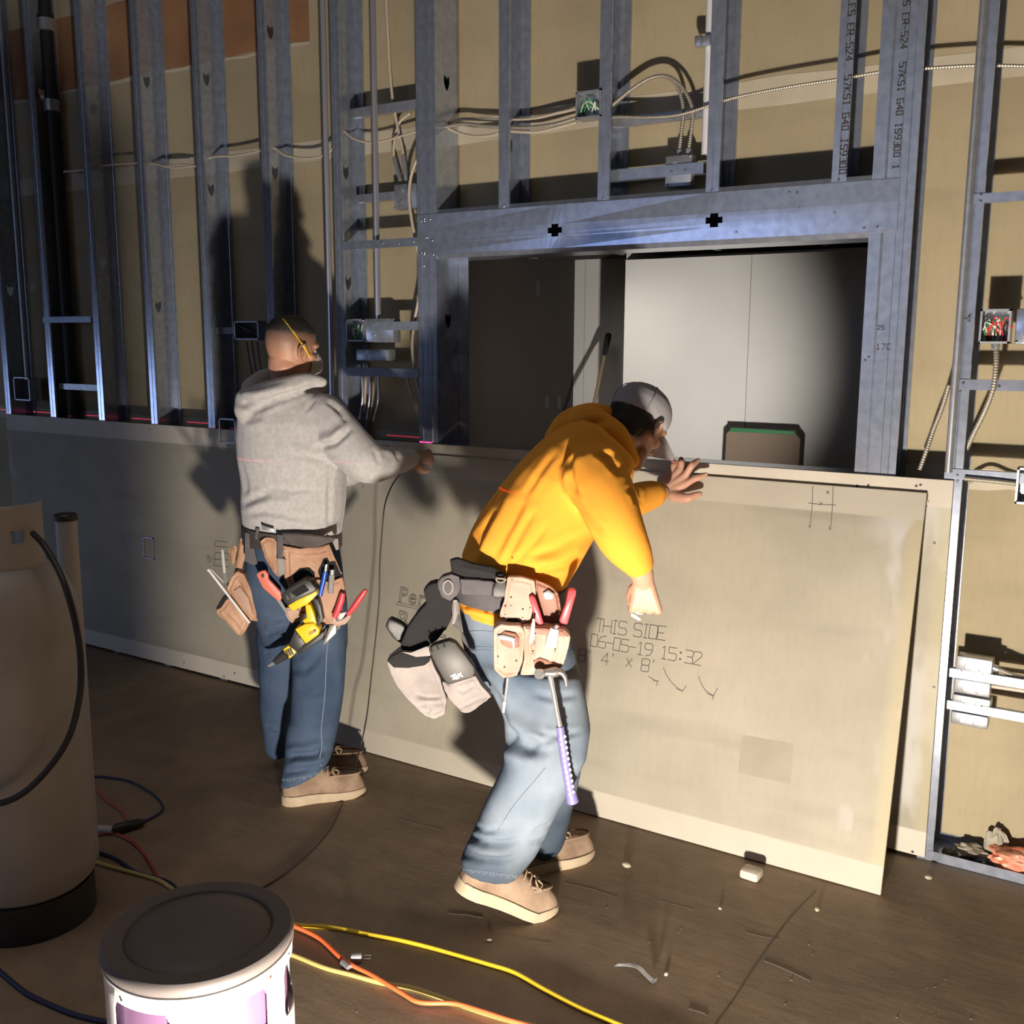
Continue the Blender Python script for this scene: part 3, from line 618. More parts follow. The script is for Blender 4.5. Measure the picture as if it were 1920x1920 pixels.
for i, (a, b, c) in enumerate((((679, 706), (680, 745), (674, 786)), ((686, 706), (685, 740), (683, 772)), ((694, 706), (693, 745), (688, 786)), ((701, 706), (699, 750), (693, 780)), ((710, 706), (709, 750), (701, 790)))):
    cable([a, b, c], .05 + .012 * (i % 2), .0055, ('first', 'second', 'third', 'fourth', 'fifth')[i] + ' from left of the cable ends hanging under the blocking', m='cable_tan' if i % 2 else 'emt', ridge=0)
cable([(1779, 722), (1766, 765), (1750, 806), (1737, 845), (1724, 881)], [.02, .03, .04, .03, .02], .0068, 'cut armored cable end hanging left of the bright stud', fitting=None)
cable([(1867, 645), (1868, 672), (1865, 712), (1858, 742), (1843, 778), (1826, 812), (1812, 842)], [.02, .0, -.012, -.012, .01, .04, .06], .0075, 'armored cable looping from the red-wired box behind the stud', fitting=(0,))
cable([(1808, 897), (1840, 900), (1870, 903), (1905, 907)], -.016, .0068, 'armored cable lying along the strap at board height')
cable([(1815, 905), (1850, 890), (1885, 902), (1905, 908)], .09, .006, 'arched armored cable behind the strap at board height')
cable([(1861, 1251), (1880, 1258), (1905, 1268), (1950, 1276)], .02, .0075, 'armored whip from the topmost white outlet box', fitting=(0,))
cable([(1858, 1286), (1885, 1290), (1925, 1296)], .03, .007, 'cable from the second white outlet box', m='cable_tan', ridge=0)
for u, v0, v1 in ((462, 640, 690), (472, 638, 700), (482, 640, 705)):
    cable([(u, v0), (u + 4, (v0 + v1) // 2), (u + 12, v1 + 20)], .02, .003, {462: 'first', 472: 'second', 482: 'third'}[u] + ' dark cable below the outlet box behind the man\'s head', m='wire_black', ridge=0)

# laser level: a thin level plane of red light at board-top height
lz = 1.2345
ld = bpy.data.lights.new('laser_level', 'POINT'); ld.energy = 60; ld.color = (1.0, .03, .12); ld.shadow_soft_size = 0.0; ld.use_nodes = True
nt = ld.node_tree; em = nt.nodes['Emission']; g = nt.nodes.new('ShaderNodeNewGeometry'); sx = nt.nodes.new('ShaderNodeSeparateXYZ'); ab = nt.nodes.new('ShaderNodeMath'); ab.operation = 'ABSOLUTE'; lt = nt.nodes.new('ShaderNodeMath'); lt.operation = 'LESS_THAN'; lt.inputs[1].default_value = .00055; ml = nt.nodes.new('ShaderNodeMath'); ml.operation = 'MULTIPLY'; ml.inputs[1].default_value = 9.0
nt.links.new(g.outputs['Incoming'], sx.inputs[0]); nt.links.new(sx.outputs[2], ab.inputs[0]); nt.links.new(ab.outputs[0], lt.inputs[0]); nt.links.new(lt.outputs[0], ml.inputs[0]); nt.links.new(ml.outputs[0], em.inputs['Strength'])
lo = bpy.data.objects.new('laser_level', ld); COL.objects.link(lo); lo.location = (-2.2, -3.2, lz)

# ---------------------------------------------------------------- propane tank
TC = fl(60, 1712); sT = (TC - CAM).dot(NH)
zt_ = H(20, 1046, sT).z
tk = thing('propane_tank', 'tall grey propane cylinder standing in shadow behind the round heater', 'tank')
r = .187
MB().lathe(TC, [(.02, .075), (r * .72, .085), (r * .95, .125), (r, .18), (r, zt_ - .21), (r * .985, zt_ - .16), (r * .93, zt_ - .105), (r * .80, zt_ - .055), (r * .60, zt_ - .02), (r * .35, zt_), (.02, zt_ + .005)], 48).build('body', M['tank'], tk)
mb = MB(); mb.lathe(TC, [(r * .90, 0), (r * .93, 0), (r * .93, .11), (r * .90, .11)], 40, cap=False); mb.loft([[TC + V((math.cos(a) * q, math.sin(a) * q, z)) for a in np.linspace(0, 2 * math.pi, 40, endpoint=False)] for q, z in ((r * .90, .11), (r * .90, 0))], cap=False)
mb.build('foot_ring', M['black_rubber'], tk)
# collar with a lifting hole: band of sheet around the valve, open at the back
rc = .105; mb = MB(); ca = math.atan2(-RH.y * .3 - NH.y, -RH.x * .3 - NH.x); a0, a1 = ca - 2.2, ca + 2.2; n = 44
zc0, zc1 = zt_ - .03, zt_ + .155
def cring(rr): return [[TC + V((math.cos(a) * rr, math.sin(a) * rr, z)) for a in np.linspace(a0, a1, n)] for z in np.linspace(zc0, zc1, 12)]
o_ = cring(rc); vs2 = [p for row in o_ for p in row]; hole = fl(0, 0) ; hp = H(33, 1008, sT - .1)
fs = []
for i in range(11):
    for j in range(n - 1):
        c_ = (o_[i][j] + o_[i + 1][j + 1]) / 2
        u_, v_ = px(c_); front = (c_ - TC).dot(NH) < 0
        if front and ((u_ - 33) / 11) ** 2 + ((v_ - 1008) / 11) ** 2 < 1: continue
        fs.append((i * n + j, i * n + j + 1, (i + 1) * n + j + 1, (i + 1) * n + j))
mb.add(vs2, fs); o = mb.build('collar', M['tank'], tk, fix=False); s_ = o.modifiers.new('gauge', 'SOLIDIFY'); s_.thickness = .004
mb = MB(); mb.tube([TC + V((0, 0, zt_ - .01)), TC + V((0, 0, zt_ + .07))], .018, 14); mb.build('valve', mat('brass_valve', (.45, .33, .12), .35, 1), tk)
mb = MB(); mb.lathe(TC + V((0, 0, zt_ + .07)), [(.03, 0), (.033, .006), (.033, .016), (.03, .022)], 16); mb.build('valve_wheel', M['black_rubber'], tk)
mb = MB(); c_ = TC - NH * .07 + V((0, 0, zt_ + .035)); mb.lathe(c_, [(.026, 0), (.03, .01), (.03, .03), (.02, .036)], 18, -NH); mb.build('regulator', M['galv_dull'], tk)
hs = [H(62, 1000, sT - .05), H(82, 1022, sT - .10), H(104, 1058, sT - .14), H(122, 1098, sT - .18), H(140, 1160, sT - .20), H(151, 1230, sT - .21), H(150, 1300, sT - .22), H(132, 1375, sT - .23), H(98, 1432, sT - .235), H(50, 1482, sT - .24), H(5, 1505, sT - .245), H(-60, 1515, sT - .245)]
tag(MB().tube(spl(hs, 8), .0085, 10).build('gas_hose', M['black_rubber']), 'black rubber gas hose draped around the propane cylinder', 'hose')
PP = (TC + NH * .30); 
a_ = H(123, 968, sT + .32); g_ = V((a_.x, a_.y, 0))
pp = thing('plastic_pipe', 'upright weathered pipe with dark cap standing behind the propane tank', 'pipe')
MB().tube([g_, a_], .031, 18).build('tube', M['bone'], pp); MB().lathe(a_, [(.034, -.012), (.034, .004), (.03, .008)], 18).build('cap', M['black_rubber'], pp)

# ---------------------------------------------------------------- round convection heater
_h = CAM + ray(373, 1745).normalized() * 2.0; HC = V((_h.x, _h.y, 0)); hr = .160; hz = _h.z
ht = thing('round_heater', 'round white construction heater with dark domed lid and cut-out windows', 'heater')
M['lid'] = mat('dark_steel_lid', (.085, .075, .072), .6, .1, col2=(.11, .095, .09), scale=5, bump=.05, bscale=20)  # dark mottled tone for lid and base
M['heat_white'] = mat('heater_white_enamel', (.66, .63, .62), .38)
M['tint'] = mat('heat_tinted_drum', (.30, .16, .27), .35, .55, col2=(.16, .11, .30), scale=3.2, stretch=(1, 1, 1.6))
MB().lathe(HC, [(hr * 1.0, hz - .018), (hr * 1.02, hz - .010), (hr * 1.015, hz - .001), (hr * .985, hz + .004), (hr * .80, hz + .003), (hr * .775, hz - .003), (hr * .75, hz + .001), (hr * .5, hz + .006), (hr * .2, hz + .009), (.004, hz + .010)], 72).build('lid', M['lid'], ht)
mb = MB(); base = math.atan2(CAM.y - HC.y, CAM.x - HC.x)              # towards the camera
nA = 360; rows = [(.07, None), (.13, 0), (.26, 0), (.285, None), (.30, 1), (.435, 1), (.455, None)]
W1, W0 = hz - .050, hz - .145
zl = sorted(set([.06, .10, .11, .12, .20, .21, .22, .26, .27, .28, .37, .38, .39, W0 - .025, W0 - .02, W0, W0 + .006, W0 + .012, W1 - .012, W1 - .006, W1, hz - .016]))
def open_at(th, z):
    for lo_, hi_ in ((.10, .22), (.26, .39), (W0, W1)):
        if lo_ < z < hi_:
            k = math.degrees(th - base); d = abs(((k - 20 + 30) % 60) - 30); edge = 21.2
            dz = min(z - lo_, hi_ - z)
            if dz < .008: edge -= 2.2
            elif dz < .018: edge -= .9
            return d < edge
    return False
vs2 = []; fs = []
for z in zl:
    for j in range(nA): a = base + 2 * math.pi * j / nA; vs2.append(HC + V((math.cos(a) * hr * .985, math.sin(a) * hr * .985, z)))
for i in range(len(zl) - 1):
    for j in range(nA):
        if not open_at(base + 2 * math.pi * (j + .5) / nA, (zl[i] + zl[i + 1]) / 2): j2 = (j + 1) % nA; fs.append((i * nA + j, i * nA + j2, (i + 1) * nA + j2, (i + 1) * nA + j))
mb.add(vs2, fs); o = mb.build('shell', M['heat_white'], ht, fix=False); s_ = o.modifiers.new('gauge', 'SOLIDIFY'); s_.thickness = .002; s_.offset = 0
mb = MB(); mb.lathe(HC, [(hr * .92, .07), (hr * .92, hz - .02)], 64); mb.build('inner_drum', M['tint'], ht)
mb = MB(); mb.lathe(HC, [(hr * .3, 0), (hr * .98, 0), (hr * 1.06, .02), (hr * 1.06, .055), (hr * .98, .062)], 48); mb.build('base', M['lid'], ht)
for dg, z in ((8, hz - .040), (68, hz - .036), (72, hz - .10), (-52, hz - .04), (44, hz - .038)):
    a = base + math.radians(dg); d = V((math.cos(a), math.sin(a), 0)); MB().lathe(HC + d * hr * .987 + ZU * z, [(.0035, 0), (.003, .002)], 8, d).build('rivet', M['screw'], ht)
mb = MB(); mb.tube([HC + V((math.cos(a), math.sin(a), 0)) * hr * .999 + ZU * (hz - .022) for a in np.linspace(0, 2 * math.pi, 73)], .0022, 6); mb.build('rim_bead', M['heat_white'], ht)

# ---------------------------------------------------------------- cords on the slab
def cord(pts, r, m, label, lift=0.0):
    P = [fl(*p, r) + ZU * lift for p in pts]
    return tag(MB().tube(resample(spl(P, 8), .008), r, 8).build('extension_cord' if r > .004 else 'thin_cord', M[m], ang=80), label, 'cord', 'cords on the slab')
cord([(340, 1676), (410, 1694), (470, 1712), (520, 1728), (560, 1735), (600, 1737), (640, 1742), (690, 1752), (745, 1762), (800, 1775), (860, 1792), (915, 1808), (965, 1824), (1020, 1855), (1085, 1889), (1150, 1917), (1230, 1950), (1340, 2010), (1480, 2120), (1640, 2320)], .0062, 'yellow_cord', 'bright yellow extension cord sweeping from the heater across the slab')
cord([(380, 1725), (470, 1760), (520, 1780), (560, 1795), (610, 1815), (660, 1828), (715, 1843), (770, 1852), (820, 1868), (880, 1890), (950, 1912), (1030, 1932), (1160, 1975), (1300, 2050), (1440, 2180)], .0062, 'pale_cord', 'dull yellow cord running closest to the heater front')
cord([(400, 1702), (480, 1722), (530, 1735), (560, 1745), (600, 1765), (636, 1798), (662, 1816), (700, 1835), (755, 1868), (788, 1885), (850, 1887), (895, 1899), (950, 1917), (1010, 1936), (1120, 1985), (1240, 2070), (1340, 2200)], .0060, 'orange_cord', 'orange extension cord crossing over the dull yellow one', lift=.008)
tag(MB().tube([fl(642, 1804, .014), fl(655, 1815, .014)], .0078, 10).build('cord_splice', M['emt']), 'pale tape splice wrapped on the orange cord', 'tape')
pl = thing('cord_plug', 'clear cord plug lying beside the yellow cord', 'plug'); c_ = fl(668, 1796, .014)
MB().box(c_, (.030, .020, .020), Euler((0, 0, .6)).to_matrix(), .005).build('plug_body', mat('clear_plastic', (.45, .44, .45), .15, 0), pl)
for k in (-1, 1): MB().box(c_ + V((.024, .016, 0)) + V((-.004, .006, 0)) * k, (.018, .002, .006), Euler((0, 0, .6)).to_matrix()).build('prong', M['zinc'], pl)
cord([(330, 1672), (300, 1652), (262, 1640), (225, 1630), (190, 1620), (150, 1605), (100, 1590)], .0062, 'pale_cord', 'dim yellow cord leading behind the propane tank')
cord([(345, 1680), (318, 1655), (290, 1645), (255, 1635), (220, 1612), (185, 1598), (130, 1580)], .0058, 'blue_cord', 'dark cord twisted along the dim yellow one')
cord([(300, 1650), (285, 1625), (268, 1598), (250, 1580), (228, 1568), (205, 1562), (150, 1572)], .0056, 'red_cord', 'dim red cord trailing from the black plug')
cord([(120, 1448), (165, 1455), (205, 1458), (245, 1466), (285, 1488), (304, 1508), (302, 1522), (280, 1536), (258, 1544)], .0045, 'blue_cord', 'looped dark cord beyond the propane tank')
cord([(150, 1458), (180, 1482), (205, 1505), (228, 1520), (240, 1540)], .0045, 'red_cord', 'thin red cord inside the dark loop behind the tank')
cord([(-30, 1795), (10, 1830), (50, 1862), (95, 1884), (140, 1902), (190, 1914), (240, 1922)], .0062, 'blue_cord', 'blue-black cord crossing the slab between tank and heater')
bp_ = thing('cord_connector', 'black cord connector lying in the dark loop by the tank', 'plug'); A_, B_ = fl(212, 1556, .018), fl(272, 1540, .018)
MB().tube([A_, A_.lerp(B_, .15), A_.lerp(B_, .5), A_.lerp(B_, .8), B_], [.013, .018, .017, .016, .007], 12).build('connector_body', M['black_rubber'], bp_); MB().tube([fl(178, 1553, .018), A_], .012, 12).build('connector_sleeve', M['bone'], bp_)

# ---------------------------------------------------------------- bits on the floor
b_ = fl(1404, 1652, .0); bx = B0.y - .0
o = MB().box(V((b_.x, b_.y + .022, .0165)), (.060, .055, .030), Euler((0, 0, math.radians(-3))).to_matrix(), .009).build('prop_block', mat('scrap_board_block', (.62, .55, .44), .8, var=.06, scale=20))
tag(o, 'small pale scrap block at the foot of the leaning sheet', 'block')
wr = thing('bent_wire', 'bent strip of scrap metal lying alone on the open slab', 'scrap'); A_, M_, B_ = fl(1155, 1816, .012), fl(1190, 1815, .030), fl(1222, 1845, .006)
pth = spl([fl(1152, 1812, .03), A_ + ZU * .006, fl(1178, 1812, .014), fl(1195, 1817, .016), fl(1210, 1832, .010), fl(1224, 1844, .006), fl(1226, 1838, .03)], 6)
MB().loft([[p + V((0, 0, .0015)), p + V((.004, .010, .004)), p + V((.004, .010, .002)), p] for p in pth]).build('strip', M['galv_dull'], wr)
for u, v, r, lb in ((1175, 1622, .011, 'pebble of debris beyond the man\'s rear boot'), (918, 1763, .006, 'small stone by the yellow cord'), (1532, 1705, .007, 'crumb of board on the slab joint'), (1741, 1645, .009, 'pale chip of board near the floor track'), (1249, 1826, .006, 'tiny stone beside the bent metal strip'), (1350, 1703, .005, 'little pale chip on the open slab')):
    mb = MB(); mb.ball(fl(u, v, r * .5), (r * 1.4, r, r * .6), 8, 5, Euler((.2, .1, u)).to_matrix()); tag(mb.build('debris_chip', M['joint']), lb, 'debris')
# rubbish caught between the studs at floor level
def crumple(name, pts, r, m, label, cat, squash=.45, seed=1):
    rr = random.Random(seed); bm = bmesh.new(); bmesh.ops.create_icosphere(bm, subdivisions=4, radius=1); c = V(pts)
    from mathutils import noise
    for q in bm.verts:
        d = q.co.normalized(); n = noise.noise(d * 1.7 + V((seed, 0, 0))) * .45 + noise.noise(d * 4.1 + V((0, seed, 0))) * .22 + abs(noise.noise(d * 7 + V((0, 0, seed)))) * .12
        q.co = V((d.x * r[0], d.y * r[1], d.z * r[2])) * (1 + n)
    zmin = min(q.co.z for q in bm.verts)
    for q in bm.verts: q.co += V((c.x, c.y, c.z - zmin))
    me = bpy.data.meshes.new(name); bm.to_mesh(me); bm.free(); me.materials.append(m); me.polygons.foreach_set('use_smooth', [True] * len(me.polygons)); me.set_sharp_from_angle(angle=.6)
    o = bpy.data.objects.new(name, me); COL.objects.link(o); return tag(o, label, cat)
crumple('crumpled_bag', (2.335, .060, .004), (.085, .045, .032), mat('orange_wrapper', (.80, .17, .03), .4, col2=(.75, .36, .26), scale=14), 'crumpled orange wrapper lying inside the floor track', 'litter', seed=3)
crumple('crumpled_bag', (2.41, .105, .004), (.04, .03, .03), mat('yellow_wrapper', (.62, .45, .12), .5, var=.2, scale=20), 'crumpled yellowish paper beside the orange wrapper', 'litter', seed=5)
crumple('rubble', (2.205, .085, .004), (.045, .03, .018), mat('rubble_lump', (.30, .26, .2), .9, var=.3, scale=30), 'grey lump of rubble inside the floor track', 'debris', seed=8)
crumple('rubble', (2.145, .05, .004), (.022, .02, .013), mat('rubble_dark', (.14, .12, .1), .9, var=.3, scale=30), 'dark crumb of rubble in the corner of the floor track', 'debris', seed=9)
crumple('rubble', (2.27, .11, .004), (.03, .018, .05), mat('rubble_pale', (.36, .33, .26), .9, var=.2, scale=30), 'upright pale scrap between rubble and orange wrapper', 'debris', seed=10)
# things in the next room
pb = thing('board_offcut', 'tan board offcut with green edge standing in the next room', 'board'); A_, B_ = H(0, 0, 1), None
yb = 2.25; L_, R_ = at(1352, 862, yb), at(1490, 880, yb); T_ = at(1420, 808, yb)
mb = MB(); z1 = at(1420, 806, yb).z; xa, xb = at(1362, 815, yb).x, at(1499, 815, yb).x; pr = [(xa - .02, 0), (xb - .0, 0), (xb + .005, z1 - .04), (xb - .03, z1), (xa + .03, z1), (xa, z1 - .03)]
mb.prism([V((x, yb, z)) for x, z in pr], (0, 0, 0), (0, .04, 0)); mb.build('face', mat('offcut_tan', (.17, .125, .09), .85), pb, smooth=False)
mb = MB(); mb.span((xa + .02, yb - .003, z1 - .018), (xb - .025, yb + .043, z1 + .004), .004); mb.build('edge_strip', mat('green_tape', (.03, .16, .06), .6), pb)
po = thing('long_pole', 'long dark-topped pole leaning on the far wall of the next room', 'pole'); T0, T1 = at(1141, 628, 3.0), at(1112, 768, 2.55)
dd = (T1 - T0).normalized(); foot = T0 + dd * ((T0.z - .0) / -dd.z)
MB().tube([T0 + dd * .20, foot], .013, 12).build('shaft', mat('pole_brass', (.50, .40, .26), .3, .6), po); MB().tube([T0, T0 + dd * .03, T0 + dd * .2], [.022, .024, .014], 12).build('grip', M['black_rubber'], po)

# ================================================================ people
M['skin'] = None
def skin_mat(name, base, hair):
    m = bpy.data.materials.new(name); m.use_nodes = True; N = m.node_tree.nodes; L = m.node_tree.links; b = N['Principled BSDF']
    b.inputs['Roughness'].default_value = .5; b.inputs['Subsurface Weight'].default_value = .12; b.inputs['Subsurface Radius'].default_value = (.012, .005, .003); b.inputs['Subsurface Scale'].default_value = .6
    at_ = N.new('ShaderNodeAttribute'); at_.attribute_name = 'stubble'; n = N.new('ShaderNodeTexNoise'); n.inputs['Scale'].default_value = 30; tc = N.new('ShaderNodeTexCoord'); L.new(tc.outputs['Object'], n.inputs['Vector'])
    r = N.new('ShaderNodeValToRGB'); r.color_ramp.elements[0].color = (*[c * .86 for c in base], 1); r.color_ramp.elements[1].color = (*[min(1, c * 1.08) for c in base], 1); L.new(n.outputs['Fac'], r.inputs[0])
    q = N.new('ShaderNodeMix'); q.data_type = 'RGBA'; L.new(at_.outputs['Fac'], q.inputs[0]); L.new(r.outputs[0], q.inputs[6]); q.inputs[7].default_value = (*hair, 1); L.new(q.outputs[2], b.inputs['Base Color'])
    return m
M['skin_a'] = skin_mat('tan_skin', (.46, .235, .145), (.05, .035, .028))
M['skin_b'] = skin_mat('light_tan_skin', (.56, .31, .21), (.03, .022, .018))
M['hair'] = mat('black_hair', (.012, .010, .009), .55, bump=.6, bscale=300)
M['hoodie'] = mat('heather_grey_fleece', (.40, .385, .38), .95, col2=(.47, .455, .45), scale=70, bump=.18, bscale=260, spec=.1, sheen=.2)
M['orange'] = mat('orange_jersey', (.86, .36, .045), .9, var=.05, scale=5, bump=.12, bscale=240, spec=.1)
M['orange_in'] = mat('red_orange_hood', (.62, .13, .02), .9, var=.05, scale=5, spec=.1)
M['jean_dark'] = mat('dark_denim', (.042, .068, .118), .9, col2=(.085, .122, .185), scale=5, bump=.25, bscale=420, spec=.12, lo=.35, hi=.75)
M['jean_pale'] = mat('faded_denim', (.085, .120, .172), .9, col2=(.235, .28, .33), scale=3.6, bump=.25, bscale=420, spec=.12, lo=.36, hi=.62)
def darker_hems(m, z0, z1, k):                          # base colour multiplied darker towards the hems
    nt = m.node_tree; N = nt.nodes; L = nt.links; b = N['Principled BSDF']; src = b.inputs['Base Color'].links[0].from_socket
    tc = N.new('ShaderNodeTexCoord'); sx = N.new('ShaderNodeSeparateXYZ'); L.new(tc.outputs['Object'], sx.inputs[0]); r = N.new('ShaderNodeMapRange'); r.interpolation_type = 'SMOOTHSTEP'
    for i, v in ((1, z0), (2, z1), (3, k), (4, 1.0)): r.inputs[i].default_value = v
    L.new(sx.outputs[2], r.inputs[0]); q = N.new('ShaderNodeMix'); q.data_type = 'RGBA'; q.blend_type = 'MULTIPLY'; q.inputs[0].default_value = 1; L.new(src, q.inputs[6]); L.new(r.outputs[0], q.inputs[7]); L.new(q.outputs[2], b.inputs['Base Color'])
darker_hems(M['jean_pale'], .16, .36, .5)
M['seam'] = mat('seam_thread', (.20, .235, .29), .9)
M['boot'] = mat('tan_suede', (.215, .145, .098), .9, col2=(.33, .235, .165), scale=16, bump=.3, bscale=120, spec=.2)
M['sole'] = mat('cream_wedge_sole', (.42, .33, .225), .75, var=.07, scale=20)
M['lace'] = mat('leather_lace', (.45, .32, .2), .7)
M['cap'] = mat('grey_cap_cloth', (.33, .32, .335), .9, var=.05, scale=9, bump=.15, bscale=300)
M['leather'] = mat('tan_leather', (.34, .18, .105), .6, col2=(.48, .285, .185), scale=9, bump=.2, bscale=60)
M['leather_pale'] = mat('pale_worn_leather', (.37, .225, .165), .65, col2=(.50, .345, .27), scale=9, bump=.2, bscale=60)
M['leather_dark'] = mat('brown_leather', (.24, .10, .06), .55, var=.15, scale=9, bump=.15, bscale=60)
M['belt_brown'] = mat('dark_brown_belt', (.055, .042, .038), .6, var=.15, scale=12)
M['web'] = mat('grey_webbing', (.085, .078, .085), .8, var=.08, scale=40, bump=.2, bscale=200)
M['web_black'] = mat('black_nylon', (.009, .008, .009), .9, bump=.2, bscale=150)
M['suede'] = mat('grey_suede', (.24, .21, .20), .95, col2=(.33, .295, .28), scale=14, bump=.3, bscale=90)
M['case'] = mat('charcoal_hard_case', (.045, .043, .038), .5, var=.15, scale=20)
M['eye'] = mat('eye_white', (.7, .68, .65), .2)

def HS(l, r, s, th, n=24, e=2.3, tilt=0.0, ds=0.0):
    """cross-section given by its left and right outline points in the view and its depth: ring of n points"""
    L_ = H(l[0], l[1], s - ds); R_ = H(r[0], r[1], s + ds); c = (L_ + R_) / 2; a = (R_ - L_) / 2
    b = (NH + ZU * tilt); b = b - a * (b.dot(a) / a.length_squared); b = b.normalized() * th
    out = []
    for j in range(n):
        t = 2 * math.pi * j / n; ct, st = math.cos(t), math.sin(t)
        out.append(c + a * (math.copysign(abs(ct) ** (2 / e), ct)) + b * (math.copysign(abs(st) ** (2 / e), st)))
    return out
def limb(mb, pts, n=14):
    """tapered limb with round ends through (point, radius)"""
    P = [V(p) for p, r in pts]; R_ = [r for p, r in pts]
    sp = spl(P, 5) if len(P) > 2 else [P[0].lerp(P[1], i / 5) for i in range(6)]
    k = len(P) - 1; rad = []
    for i in range(len(sp)):
        t = min(i / 5, k - 1e-6); a = int(t); rad.append(R_[a] + (R_[a + 1] - R_[a]) * (t - a))
    t0 = (sp[0] - sp[1]).normalized(); t1 = (sp[-1] - sp[-2]).normalized()
    path = [sp[0] + t0 * rad[0] * .9, sp[0] + t0 * rad[0] * .55] + sp + [sp[-1] + t1 * rad[-1] * .55, sp[-1] + t1 * rad[-1] * .9]
    mb.tube(path, [rad[0] * .35, rad[0] * .8] + rad + [rad[-1] * .8, rad[-1] * .35], n)
    return mb
def frame(f, u):
    f = V(f).normalized(); u = V(u); u = (u - f * u.dot(f)).normalized(); return f, u, f.cross(u)

def laplace(co, ed, it, lam=.5):
    n = len(co); a = np.concatenate([ed[:, 0], ed[:, 1]]); b = np.concatenate([ed[:, 1], ed[:, 0]]); cnt = np.maximum(np.bincount(a, minlength=n), 1)[:, None]
    for _ in range(it):
        s = np.stack([np.bincount(a, weights=co[b, k], minlength=n) for k in range(3)], 1); co = co + lam * (s / cnt - co)
    return co
RN = np.array(ROT); CN = np.array(CAM)
def project(co):
    q = (co - CN) @ RN; return 960 + F_PX * q[:, 0] / -q[:, 2], 960 - F_PX * q[:, 1] / -q[:, 2]
def fuse(name, mbs, m, parent, voxel=.008, smooth=4, folds=(), noise=0.0, nscale=14., post=None, cuts=()):
    """join overlapping closed shells into one continuous surface, smooth it and model the creases"""
    all_ = MB()
    for q in (mbs if isinstance(mbs, (list, tuple)) else [mbs]): all_.add(q.v, q.f)
    t = all_.build(name, m, None, smooth=False); md = t.modifiers.new('r', 'REMESH'); md.mode = 'VOXEL'; md.voxel_size = voxel
    dg = bpy.context.evaluated_depsgraph_get(); me = bpy.data.meshes.new_from_object(t.evaluated_get(dg)); om = t.data; bpy.data.objects.remove(t); bpy.data.meshes.remove(om)
    n = len(me.vertices); co = np.empty(n * 3); me.vertices.foreach_get('co', co); co = co.reshape(-1, 3); ed = np.empty(len(me.edges) * 2, int); me.edges.foreach_get('vertices', ed); ed = ed.reshape(-1, 2)
    co = laplace(co, ed, smooth)
    def normals():
        me.vertices.foreach_set('co', co.ravel()); me.update(); nn = np.empty(n * 3); me.vertex_normals.foreach_get('vector', nn); return nn.reshape(-1, 3)
    if folds or noise:
        nn = normals(); d = np.zeros(n)
        if noise:
            rg = np.random.RandomState(5)
            for _ in range(7):
                k = rg.normal(size=3); k /= np.linalg.norm(k); d += noise / 3 * np.sin(co @ k * nscale * rg.uniform(.6, 2.4) + rg.uniform(0, 6.28))
        if folds:
            u, v = project(co); vd = CN - co; vd /= np.linalg.norm(vd, axis=1)[:, None]; facing = np.clip(((nn * vd).sum(1) - .0) * 3, 0, 1)
            for amp, wd, pts in folds:
                best = np.full(n, 1e9); par = np.zeros(n); tot = len(pts) - 1
                for i in range(tot):
                    a, b = np.array(pts[i], float), np.array(pts[i + 1], float); e = b - a; l2 = (e ** 2).sum()
                    tt = np.clip(((u - a[0]) * e[0] + (v - a[1]) * e[1]) / l2, 0, 1); dx = u - a[0] - tt * e[0]; dy = v - a[1] - tt * e[1]; dd_ = np.hypot(dx, dy)
                    k = dd_ < best; best = np.where(k, dd_, best); par = np.where(k, (i + tt) / tot, par)
                ends = np.clip(np.minimum(par, 1 - par) * 5 + .25, 0, 1)
                d += facing * amp * ends * (np.exp(-(best / wd) ** 2) - .35 * np.exp(-((best - 2 * wd) / wd) ** 2))
        co = co + nn * d[:, None]; co = laplace(co, ed, 1, .35)
    if post: co = post(co)
    me.vertices.foreach_set('co', co.ravel()); me.update()
    me.polygons.foreach_set('use_smooth', [True] * len(me.polygons)); me.materials.clear(); me.materials.append(m)
    o = bpy.data.objects.new(name, me); COL.objects.link(o)
    if parent is not None: o.parent = parent
    return o
def bvh_of(*objs):
    vs_ = []; fs = []
    for o in objs:
        b = len(vs_); vs_ += [o.matrix_world @ q.co if o.parent is None else q.co.copy() for q in o.data.vertices]; fs += [[i + b for i in p.vertices] for p in o.data.polygons]
    return BVHTree.FromPolygons(vs_, fs)
def hit(bv, u, v, off=0.0, s=None):
    d = ray(u, v).normalized(); p, n, i, dist = bv.ray_cast(CAM, d)
    if p is None: return H(u, v, s or 3.0)
    return p + n * off

